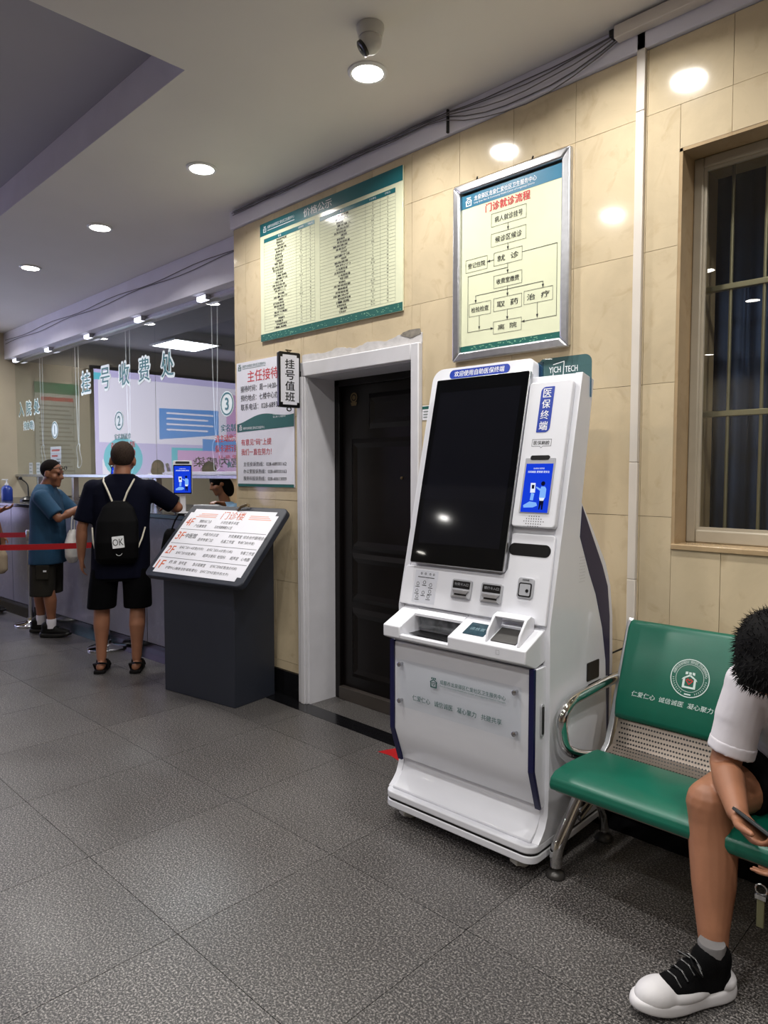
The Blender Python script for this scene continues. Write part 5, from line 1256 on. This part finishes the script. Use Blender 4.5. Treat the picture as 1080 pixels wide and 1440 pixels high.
def standing(name, label, loc, face, height, J, mats, vox=.009):
    """standing figure. J gives arms and pose in local metres for a 1.73 m body (x right, y forward)"""
    rz = math.atan2(-face[0], face[1]); k = height / 1.73
    t = thing(name, label, 'person', loc, rz)
    Sh = Matrix.Identity(4); Sh[0][2] = J.get('lean', 0); Sh[1][2] = J.get('leany', 0)
    M = Matrix.Translation(loc) @ Matrix.Rotation(rz, 4, 'Z') @ Matrix.Scale(k, 4) @ Sh
    sk, sh, sr, hr = mats
    hx = J.get('hw', 1.0); fx_s = J.get('foot', .125)
    b = MB()
    Mh = M @ Matrix.Translation(J.get('head', (0, .015, 1.61))) @ Euler(J.get('headrot', (0, 0, 0))).to_matrix().to_4x4() @ Matrix.Scale(J.get('hs', 1.0), 4)
    H = MB(); head_mesh(b, Mh)
    hp = V(J.get('head', (0, .015, 1.61)))
    b.cap([tuple(hp + V((0, -.02, -.06))), (0, -.012, 1.46), (0, 0, 1.42)], [.06, .066, .08], 14, M)
    torso_mesh(b, [((0, 0, .9), .15 * hx, .1 * hx), ((0, 0, 1.1), .15 * hx, .1 * hx), ((0, -.01, 1.3), .165 * hx, .1 * hx), ((0, -.01, 1.4), .14 * hx, .075)], (1, 0, 0)) if False else None
    tb = MB()
    for s in (-1, 1):
        a = J['armR'] if s > 0 else J['armL']
        sh_, el, wr = [V(p) for p in a[:3]]
        b.cap([tuple(sh_), tuple(el), tuple(el.lerp(wr, .3)), tuple(wr)], [.05, .041, .043, .027], 14, M)
        R3 = M.to_3x3()
        hand_mesh(b, M @ wr, R3 @ V(a[3]), R3 @ V(a[4]), R3 @ V(a[5]), a[6], k)
        f = fx_s * s; fo = J.get('stagger', 0) * s
        b.cap([(f * .8, 0, .86), (f, fo * .5, .5), (f, -.014 + fo, .36), (f, -.006 + fo, .22), (f, fo, .1)], [.08, .058, .06, .043, .036], 14, M)
        b.cap([(f, -.045 + fo, .045), (f, .04 + fo, .05), (f + .005 * s, .14 + fo, .028)], [.033, .034, .026], 12, M)
    b.loft([(0, 0, .8, .16, .11), (0, 0, 1.0, .16, .11), (0, -.01, 1.25, .17, .1), (0, -.01, 1.38, .16, .08), (0, -.01, 1.44, .08, .06)], M)
    o = b.build('body', sk, t); remesh(o, vox, 5)
    # shirt
    g = MB(); w = J.get('girth', 1.0)
    g.loft([(0, .01, .72, .212 * w, .158 * w), (0, .012, .95, .208 * w, .157 * w), (0, .01, 1.1, .2 * w, .148 * w), (0, 0, 1.24, .208 * w, .14 * w), (0, -.008, 1.34, .212 * w, .122 * w), (0, -.012, 1.41, .19 * w, .105 * w), (0, -.014, 1.46, .135, .085), (0, -.014, 1.495, .08, .072)], M, 28, 2.5)
    for s in (-1, 1):
        a = J['armR'] if s > 0 else J['armL']; sh_, el = V(a[0]), V(a[1])
        g.cap([tuple(sh_ + V((-s * .05, 0, .0))), tuple(sh_), tuple(sh_.lerp(el, .5))], [.075, .076, .074], 16, M)
        g.tube([tuple(sh_.lerp(el, .4)), tuple(sh_.lerp(el, .86))], [.074, .073], 16, M)
    o = g.build('shirt', sh, t); remesh(o, vox, 4)
    # shorts
    g = MB(); g.loft([(0, .0, .70, .18 * w, .135 * w), (0, .0, .9, .175 * w, .13 * w)], M, 24, 2.4)
    for s in (-1, 1):
        f = fx_s * s; g.loft([(f, .0, J.get('hem', .5), .103, .112), (f * .95, 0, .62, .103, .115), (f * .82, 0, .8, .1, .12)], M, 20, 2.4)
    o = g.build('shorts', sr, t); remesh(o, vox, 4)
    # cropped hair, eyes
    g = MB(); g.ball((0, -.022, .036), (.0785, .096, .091), Mh, 28, 18); o = g.build('hair', hr, t, smooth=True, ang=90)
    for s in (-1, 1): MB().ball((s * .03, .082, .004), (.012, .009, .007), Mh).build('eye', eye_m, t, smooth=True)
    return t, M, Mh
# ---- man with the drawstring backpack
J1 = dict(lean=.035, hs=1.1, head=(0, .02, 1.598), headrot=(R(-6), 0, R(4)), girth=1.0, foot=.13, stagger=-.02, hem=.49,
          armL=((-.2, -.005, 1.38), (-.275, -.02, 1.10), (-.285, .03, .87), (.02, .12, -1), (.9, .3, 0), (.2, 1, 0), (.3, .4, .3)),
          armR=((.2, .0, 1.38), (.40, .07, 1.235), (.32, .33, 1.225), (-.25, 1, -.05), (0, 0, -1), (-1, 0, 0), (.15, .2, .2)))
m1, M1, Mh1 = standing('person', 'man in navy T-shirt and black shorts, back turned, wearing sandals', (-5.135, 2.315, 0), (-.83, .55), 1.73, J1, (skin1, navy_cloth, black_cloth, hair_grey))
for s in (-1, 1):
    f = .13 * s; fo = -.02 * s
    T = M1 @ Matrix.Translation((f, fo, 0))
    MB().prism([(-.04, -.085), (.0, -.095), (.04, -.085), (.042, 0), (.05, .1), (.03, .17), (-.01, .175), (-.042, .12), (-.04, 0)], .002, .026, T).build('sandal_sole', leather, m1, bevel=.004)
    for y, z, w in ((.1, .062, .048), (.045, .088, .045)): MB().tube([(-w, y, .02), (-w * .8, y, z - .012), (0, y, z), (w * .8, y, z - .012), (w, y, .02)], .009, 8, T).build('sandal_strap', leather, m1, smooth=True)
    MB().tube([(-.042, .0, .02), (-.046, -.05, .07), (0, -.088, .085), (.046, -.05, .07), (.042, .0, .02)], .008, 8, T).build('sandal_strap', leather, m1, smooth=True)
MB().tube([(-.095, .03, -.02), (-.085, .07, -.035), (-.08, .1, -.05)], .0025, 6, Mh1).build('spectacle_arm', black, m1)
# his drawstring bag
bk = thing('drawstring_backpack', 'black drawstring backpack with white cords and OK patch on navy shirt', 'backpack', M1 @ V((0, -.17, .95)), m1.rotation_euler.z)
g = MB(); g.loft([(0, -.16, .84, .13, .03), (0, -.185, .88, .15, .055), (0, -.195, 1.0, .155, .065), (0, -.18, 1.15, .145, .055), (0, -.162, 1.25, .11, .035), (0, -.15, 1.3, .06, .02)], M1, 24, 2.6)
o = g.build('bag', mat('black_nylon', (6, 6, 8), .75, spec=.12, var=.2, bump=.3, bscale=14), bk); remesh(o, .008, 3)
cordm = mat('cream_cord', (206, 200, 184), .7)
MB().tube([(-.035, -.165, 1.28), (-.07, -.15, 1.36), (-.115, -.10, 1.44), (-.12, -.03, 1.468)], .007, 8, M1).build('cord', cordm, bk, smooth=True)
MB().tube([(.035, -.165, 1.28), (.06, -.15, 1.36), (.095, -.10, 1.445), (.1, -.03, 1.475)], .007, 8, M1).build('cord', cordm, bk, smooth=True)
MB().tube([(-.185, -.11, 1.10), (-.165, -.17, 1.0), (-.13, -.2, .90)], .006, 8, M1).build('cord', cordm, bk, smooth=True)
MB().tube([(.185, -.11, 1.10), (.17, -.165, 1.02), (.145, -.195, .95)], .006, 8, M1).build('cord', cordm, bk, smooth=True)
Mpk = M1 @ frame((.02, -.262, 1.005), (1, 0, 0), (0, 0, 1), (0, -1, 0)) @ Matrix.Rotation(R(6), 4, 'Z')
MB().prism(rrect(.08, .085, .003, 2), -.01, .002, Mpk).build('patch', white_print, bk)
q = MB(); put_text(q, 'OK', Mpk, 0, 0, .05, .074, z=.0026); q.build('lettering', black_print, bk)
q = MB(); ringp(q, .0, -.075, .02, .023, Mpk, .0026, 14, 200, 340); q.build('smile_print', white_print, bk)
# dark bag hanging from his right arm over the counter edge
hb = thing('black_handbag', 'black soft handbag hanging against counter front beside the backpack man', 'bag', (-4.86, 2.62, .75))
g = MB(); Tb2 = Matrix.Translation((-4.86, 2.615, 0)) @ Matrix.Rotation(R(-30), 4, 'Z')
g.loft([(0, 0, .76, .11, .05), (0, 0, .80, .14, .07), (0, 0, .93, .15, .075), (0, 0, 1.05, .11, .05), (0, 0, 1.08, .07, .03)], Tb2, 20, 2.6)
o = g.build('bag', black_cloth, hb); remesh(o, .01, 4)
for s in (-.05, .05): MB().tube([(s, 0, 1.06), (s * .8, .03, 1.14), (s * .6, .06, 1.19), (s * .4, .1, 1.186)], .006, 8, Tb2).build('strap', black_cloth, hb, smooth=True)

# ---- man in the teal T-shirt
J2 = dict(leany=.03, hs=1.06, head=(0, .05, 1.60), headrot=(R(-8), 0, R(-10)), girth=.98, foot=.1, stagger=.09, hem=.41,
          armR=((.19, .02, 1.37), (.23, .2, 1.17), (.08, .43, 1.305), (-.2, 1, .02), (0, 0, -1), (-1, 0, 0), (.25, .3, .3)),
          armL=((-.19, .02, 1.37), (-.24, .2, 1.17), (-.1, .42, 1.305), (.3, 1, .02), (0, 0, -1), (1, 0, 0), (.35, .4, .4)))
m2, M2, Mh2 = standing('person', 'man in teal T-shirt and olive cargo shorts leaning on the counter', (-6.77, 2.37, 0), (.66, .75), 1.62, J2, (skin2, teal_cloth, olive_cloth, hair_dark))
for s in (-1, 1):
    fo = .09 * s
    shoe('shoe', M2 @ Matrix.Translation((.1 * s, fo, 0)), m2, leather, black)
    MB().lathe([(.043, .09), (.045, .175), (.042, .182)], 16, M2 @ Matrix.Translation((.1 * s, fo - .004, 0))).build('sock', white_cloth, m2, smooth=True)
MB().box((.19, -.02, .58), (.21, .1, .72), M2).build('cargo_pocket', olive_cloth, m2, bevel=.006)
MB().box((.2105, .05, .655), (.213, .08, .672), M2).build('pocket_label', white_print, m2)
gl = thing('spectacles', 'dark spectacles pushed up on the head of man in teal', 'glasses', Mh2 @ V((0, .08, .06)), m2.rotation_euler.z)
for s in (-1, 1):
    MB().tube([(s * .035 + .024 * math.cos(a * .524), .088 + .01, .062 + .018 * math.sin(a * .524)) for a in range(12)], .003, 6, Mh2, closed=True).build('lens_rim', black, gl)
    MB().tube([(s * .06, .095, .066), (s * .08, .05, .05), (s * .085, -.02, .02)], .003, 6, Mh2).build('temple', black, gl)
wb = thing('plastic_bag', 'white plastic carrier bag hanging from the forearm of man in teal', 'bag', M2 @ V((.1, .3, .85)))
g = MB(); Tw = M2 @ Matrix.Translation((.17, .31, 0))
g.loft([(0, 0, .74, .05, .035), (0, 0, .80, .10, .06), (0, 0, .93, .11, .065), (0, 0, 1.02, .07, .045), (0, 0, 1.06, .035, .03)], Tw, 16, 2.3)
o = g.build('bag', mat('white_film', (206, 204, 200), .35, var=.1, scale=20, bump=.6, bscale=22), wb); remesh(o, .009, 3)
for s in (-1, 1): MB().tube([(s * .04, 0, 1.02), (s * .035, .0, 1.14), (s * .01, .0, 1.205)], .006, 8, Tw).build('handle', MATS['white_film'], wb, smooth=True)

# ---- person at the far end, only the forearm and bag reach into view
J3 = dict(head=(0, .02, 1.61), girth=.95, foot=.11, hem=.5,
          armR=((.19, .02, 1.37), (.25, .13, 1.09), (.19, .34, 1.17), (-.1, .9, .25), (0, -.1, 1), (1, .2, 0), (.35, .4, .4)),
          armL=((-.19, .02, 1.37), (-.24, .0, 1.1), (-.24, .08, .86), (.02, .12, -1), (.9, .3, 0), (.2, 1, 0), (.3, .4, .3)))
m3, M3, Mh3 = standing('person', 'person in dark top holding out a hand over the belt with beige bag', (-8.22, 2.25, 0), (.72, .69), 1.66, J3, (skin3, navy_cloth, black_cloth, hair_dark))
for s in (-1, 1): shoe('shoe', M3 @ Matrix.Translation((.11 * s, 0, 0)), m3, leather, black)
tb_ = thing('shoulder_bag', 'beige shoulder bag worn at the side of person with outstretched hand', 'bag', M3 @ V((.28, .02, .6)), m3.rotation_euler.z)
Tg = M3 @ Matrix.Translation((.16, .2, 0))
g = MB(); g.loft([(0, 0, .48, .05, .13), (0, 0, .52, .06, .17), (0, 0, .68, .055, .17), (0, 0, .78, .035, .13)], Tg, 20, 2.6)
o = g.build('bag', mat('beige_canvas', (178, 160, 134), .8), tb_); remesh(o, .009, 3)
MB().tube([(0, .1, .77), (-.03, .06, 1.05), (-.09, .02, 1.4), (-.07, -.06, 1.42), (0, -.1, .77)], .009, 8, Tg).build('strap', mat('brown_strap', (60, 38, 30), .6), tb_, smooth=True)

# ---- clerk behind the glass
clk = thing('person', 'clerk with dark hair and pale blue uniform seated behind the glass', 'person', (-6.4, 4.15, 0))
sc_cl = mat('pale_blue_uniform', (150, 186, 220), .8); b = MB()
Mh4 = Matrix.Translation((-6.4, 4.00, 1.40)) @ Matrix.Rotation(R(160), 4, 'Z') @ Matrix.Rotation(R(-22), 4, 'X')
head_mesh(b, Mh4); b.cap([(-6.4, 4.03, 1.32), (-6.4, 4.07, 1.2)], [.05, .058])
for s in (-1, 1):
    b.cap([(-6.4 + s * .17, 4.10, 1.13), (-6.4 + s * .24, 3.98, .95), (-6.4 + s * .2 + (.22 if s > 0 else 0), 3.78, 1.2 if s > 0 else 1.0)], [.045, .038, .026])
    hand_mesh(b, (-6.4 + s * .2 + (.22 if s > 0 else 0), 3.77, 1.2 if s > 0 else 1.0), (.2 if s > 0 else 0, -.9, .2), (0, 0, -1), (-s, 0, 0))
    b.cap([(-6.4 + s * .1, 4.15, .56), (-6.4 + s * .13, 3.78 + .02, .56), (-6.4 + s * .13, 3.82, .1), (-6.4 + s * .13, 3.77, .035)], [.08, .058, .04, .03])
b.loft([(-6.4, 4.15, .5, .17, .12), (-6.4, 4.14, .75, .15, .11), (-6.4, 4.11, 1.0, .165, .105), (-6.4, 4.08, 1.14, .15, .08)])
remesh(b.build('body', skin3, clk), .01, 4)
g = MB(); g.loft([(-6.4, 4.15, .54, .2, .14), (-6.4, 4.14, .8, .18, .13), (-6.4, 4.11, 1.02, .195, .125), (-6.4, 4.08, 1.14, .185, .1), (-6.4, 4.07, 1.2, .09, .07)])
for s in (-1, 1): g.cap([(-6.4 + s * .15, 4.10, 1.12), (-6.4 + s * .235, 3.99, .965)], [.07, .06])
remesh(g.build('uniform', sc_cl, clk), .01, 4)
g = MB(); g.ball((0, -.02, .03), (.09, .108, .104), Mh4, 24, 16); g.ball((0, -.06, -.06), (.085, .07, .12), Mh4, 20, 14); remesh(g.build('hair', hair_black, clk), .008, 3)
ch = thing('office_stool', 'dark office stool under the clerk behind the glass', 'stool', (-6.4, 4.15, 0))
MB().lathe([(.2, .40), (.21, .42), (.21, .445), (.19, .46)], 24, Matrix.Translation((-6.4, 4.15, 0))).build('seat', black_cloth, ch, smooth=True)
MB().lathe([(.028, .05), (.028, .4)], 14, Matrix.Translation((-6.4, 4.15, 0))).build('column', steel, ch, smooth=True)
MB().lathe([(.22, .002), (.21, .02), (.05, .05)], 24, Matrix.Translation((-6.4, 4.15, 0))).build('foot', steel, ch, smooth=True)

# ---- seated man looking at his phone
sm = thing('person', 'man in white T-shirt seated on green bench looking down at phone', 'person', (-.6, 2.3, 0))
hair_c = V((-.56, 2.085, .985))
fwd = V((.05, -.62, -.78)).normalized(); rgt = V((-1, .14, 0)); rgt = (rgt - fwd * rgt.dot(fwd)).normalized(); upv = rgt.cross(fwd)
Mh5 = frame(hair_c, rgt, fwd, upv)
b = MB(); head_mesh(b, Mh5)
neck0 = V((-.545, 2.225, .935))
b.cap([tuple(hair_c + V((.0, .05, -.03))), tuple(neck0), (-.545, 2.27, .9)], [.055, .06, .07])
shR, elR, wrR = V((-.695, 2.265, .86)), V((-.742, 2.225, .612)), V((-.642, 2.035, .562))
shL, elL, wrL = V((-.37, 2.245, .875)), V((-.34, 2.15, .64)), V((-.44, 2.02, .535))
b.cap([tuple(shR), tuple(elR), tuple(elR.lerp(wrR, .3)), tuple(wrR)], [.052, .044, .046, .029], 18); b.cap([tuple(shL), tuple(elL), tuple(elL.lerp(wrL, .3)), tuple(wrL)], [.05, .040, .043, .027], 18)
hand_mesh(b, wrR + V((.008, -.010, -.004)), (.76, -.50, -.30), (.25, .15, .95), (-.4, -.8, .35), (.5, .6, .5))
hand_mesh(b, wrL + V((-.004, -.012, -.01)), (-.68, -.50, -.52), (-.45, .2, .8), (.2, -.8, .5), (.25, .3, .25))
for (hp_, kn, an, x) in (((-.66, 2.50, .545), (-.765, 2.165, .505), (-.70, 2.055, .10), -1), ((-.44, 2.5, .545), (-.36, 2.13, .505), (-.33, 2.06, .10), 1)):
    hp_, kn, an = V(hp_), V(kn), V(an)
    b.cap([tuple(hp_), tuple(hp_.lerp(kn, .6)), tuple(kn)], [.09, .08, .066], 18)
    b.ball(tuple(kn + V((0, -.018, .004))), (.046, .042, .05))
    b.cap([tuple(kn), tuple(kn.lerp(an, .12) + V((0, .01, 0))), tuple(kn.lerp(an, .3) + V((.0, .024, 0))), tuple(kn.lerp(an, .55) + V((0, .016, 0))), tuple(kn.lerp(an, .82)), tuple(an), tuple(an + V((0, 0, -.05)))], [.064, .063, .070, .062, .044, .036, .034], 18)
b.loft([(-.55, 2.5, .5, .16, .11), (-.55, 2.46, .65, .15, .1), (-.545, 2.37, .8, .16, .1), (-.54, 2.29, .9, .12, .08)])
remesh(b.build('body', skin3, sm), .0045, 5)
# T-shirt
g = MB()
torso_mesh(g, [((-.55, 2.505, .55), .18, .135), ((-.55, 2.45, .66), .178, .13), ((-.545, 2.38, .78), .19, .125), ((-.54, 2.30, .88), .185, .10), ((-.543, 2.25, .925), .10, .075)], (-1, .07, 0))
for s_, a, c in ((-1, shR, elR), (1, shL, elL)):
    g.cap([tuple(a + V((-.06 * s_, .02, .0))), tuple(a), tuple(a.lerp(c, .45))], [.07, .069, .067], 18)
    g.tube([tuple(a.lerp(c, .3)), tuple(a.lerp(c, .60) + V((.004, 0, 0))), tuple(a.lerp(c, .84) + V((.006, 0, 0)))], [.066, .065, .066], 22)
remesh(g.build('shirt', white_cloth, sm), .006, 4)
g = MB()
for a, c in ((shR, elR), (shL, elL)): g = MB(); g.tube([tuple(a.lerp(c, .70) + V((.006, 0, 0))), tuple(a.lerp(c, .845) + V((.006, 0, 0)))], [.0675, .068], 26); remesh(g.build('sleeve_cuff', white_cloth, sm, smooth=True), .005, 2)
cf_ = None
# black shorts
g = MB(); torso_mesh(g, [((-.55, 2.52, .53), .175, .13), ((-.55, 2.49, .62), .17, .125)], (1, 0, 0), 3)
for hp_, kn in (((-.66, 2.50, .55), (-.765, 2.165, .515)), ((-.44, 2.5, .55), (-.36, 2.13, .515))):
    hp_, kn = V(hp_), V(kn); g.tube([tuple(hp_), tuple(hp_.lerp(kn, .3)), tuple(hp_.lerp(kn, .6))], [.095, .094, .098], 20)
remesh(g.build('shorts', black_cloth, sm), .007, 4)
# thick black hair with loose tufts
g = MB(); g.ball((0, -.022, .046), (.098, .112, .1), Mh5, 28, 18); g.ball((0, .055, .07), (.082, .062, .055), Mh5, 20, 12); g.ball((0, .075, .05), (.07, .035, .035), Mh5, 16, 10); g.ball((0, -.075, -.02), (.084, .06, .09), Mh5, 20, 12)
remesh(g.build('hair', hair_black, sm), .007, 3)
g = MB(); rnd = random.Random(3)
for k in range(2600):
    th, ph = rnd.uniform(0, 2 * math.pi), math.acos(rnd.uniform(-.45, 1))
    n_ = V((math.sin(ph) * math.cos(th), math.sin(ph) * math.sin(th), math.cos(ph)))
    if k % 3 == 0: p = V((n_.x * .083, n_.y * .064 + .055, n_.z * .056 + .068))
    elif k % 7 == 0: p = V((n_.x * .071, n_.y * .036 + .075, n_.z * .036 + .05))
    else: p = V((n_.x * .098, n_.y * .112 - .022, n_.z * .1 + .046)) * .985
    d_ = (n_ * .75 + V((rnd.gauss(0, .35), .45 + rnd.gauss(0, .35), rnd.gauss(-.1, .35)))).normalized(); ln_ = rnd.uniform(.008, .024)
    a_ = d_.orthogonal().normalized() * .0016; b_ = d_.cross(a_)
    g.add([p + a_, p - a_ * .5 + b_ * .87, p - a_ * .5 - b_ * .87, p + d_ * ln_], [(0, 1, 3), (1, 2, 3), (2, 0, 3)], Mh5)
o = g.build('hair_tufts', hair_black, sm); o['kind'] = 'stuff'
for s in (-1, 1): MB().ball((s * .03, .082, .004), (.012, .009, .007), Mh5).build('eye', eye_m, sm, smooth=True)
white_sole = mat('white_rubber', (214, 212, 214), .5); knit = mat('black_knit', (8, 8, 9), .9, spec=.12, bump=.3, bscale=300)
for (x, y, a) in ((-.722, 1.985, 150), (-.345, 1.99, 185)):
    T = Matrix.Translation((x, y, 0)) @ Matrix.Rotation(R(a), 4, 'Z') @ Matrix.Scale(1.08, 4)
    shoe('shoe', T, sm, knit, white_sole, black, white_sole)
    MB().lathe([(.033, .085), (.035, .150), (.033, .155)], 16, T @ Matrix.Translation((0, -.045, 0))).build('sock', mat('grey_sock', (110, 108, 108), .8), sm, smooth=True)
# phone in his right hand
ph = thing('smartphone', 'dark smartphone held in the hand of the seated man', 'phone', (-.545, 1.955, .555))
Mph = frame((-.53, 1.955, .553), V((.80, -.45, -.2)).normalized(), V((-.25, -.15, -.0)).cross(V((.8, -.45, -.2))).normalized(), V((0, 0, 1)))
xa_ = V((.86, -.48, -.12)).normalized(); za_ = V((.05, .60, .80)); za_ = (za_ - xa_ * za_.dot(xa_)).normalized(); ya_ = za_.cross(xa_)
Mph = frame(wrR + V((.076, -.052, .0)), xa_, ya_, za_)
MB().prism(rrect(.155, .074, .01, 5), -.0045, .0045, Mph).build('case', mat('dark_phone_case', (34, 38, 38), .4), ph, bevel=.002)
q = MB(); flat(q, rrect(.145, .066, .008, 4), Mph, .0048); q.build('screen', emit_mat('phone_screen', (120, 126, 136), .2), ph)
# keys dangling from his other hand
ky = thing('key_fob', 'key fob with olive strap hanging below the hand of seated man', 'keys', (-.548, 1.935, .32))
MB().tube([(-.548 + .014 * math.cos(k * .524), 1.935, .425 + .014 * math.sin(k * .524)) for k in range(12)], .002, 6, closed=True).build('ring', chrome, ky)
MB().box((-.557, 1.931, .325), (-.539, 1.938, .404)).build('strap', mat('olive_strap', (96, 94, 66), .6), ky, bevel=.002)
MB().box((-.561, 1.929, .400), (-.535, 1.940, .412)).build('clip', chrome, ky)
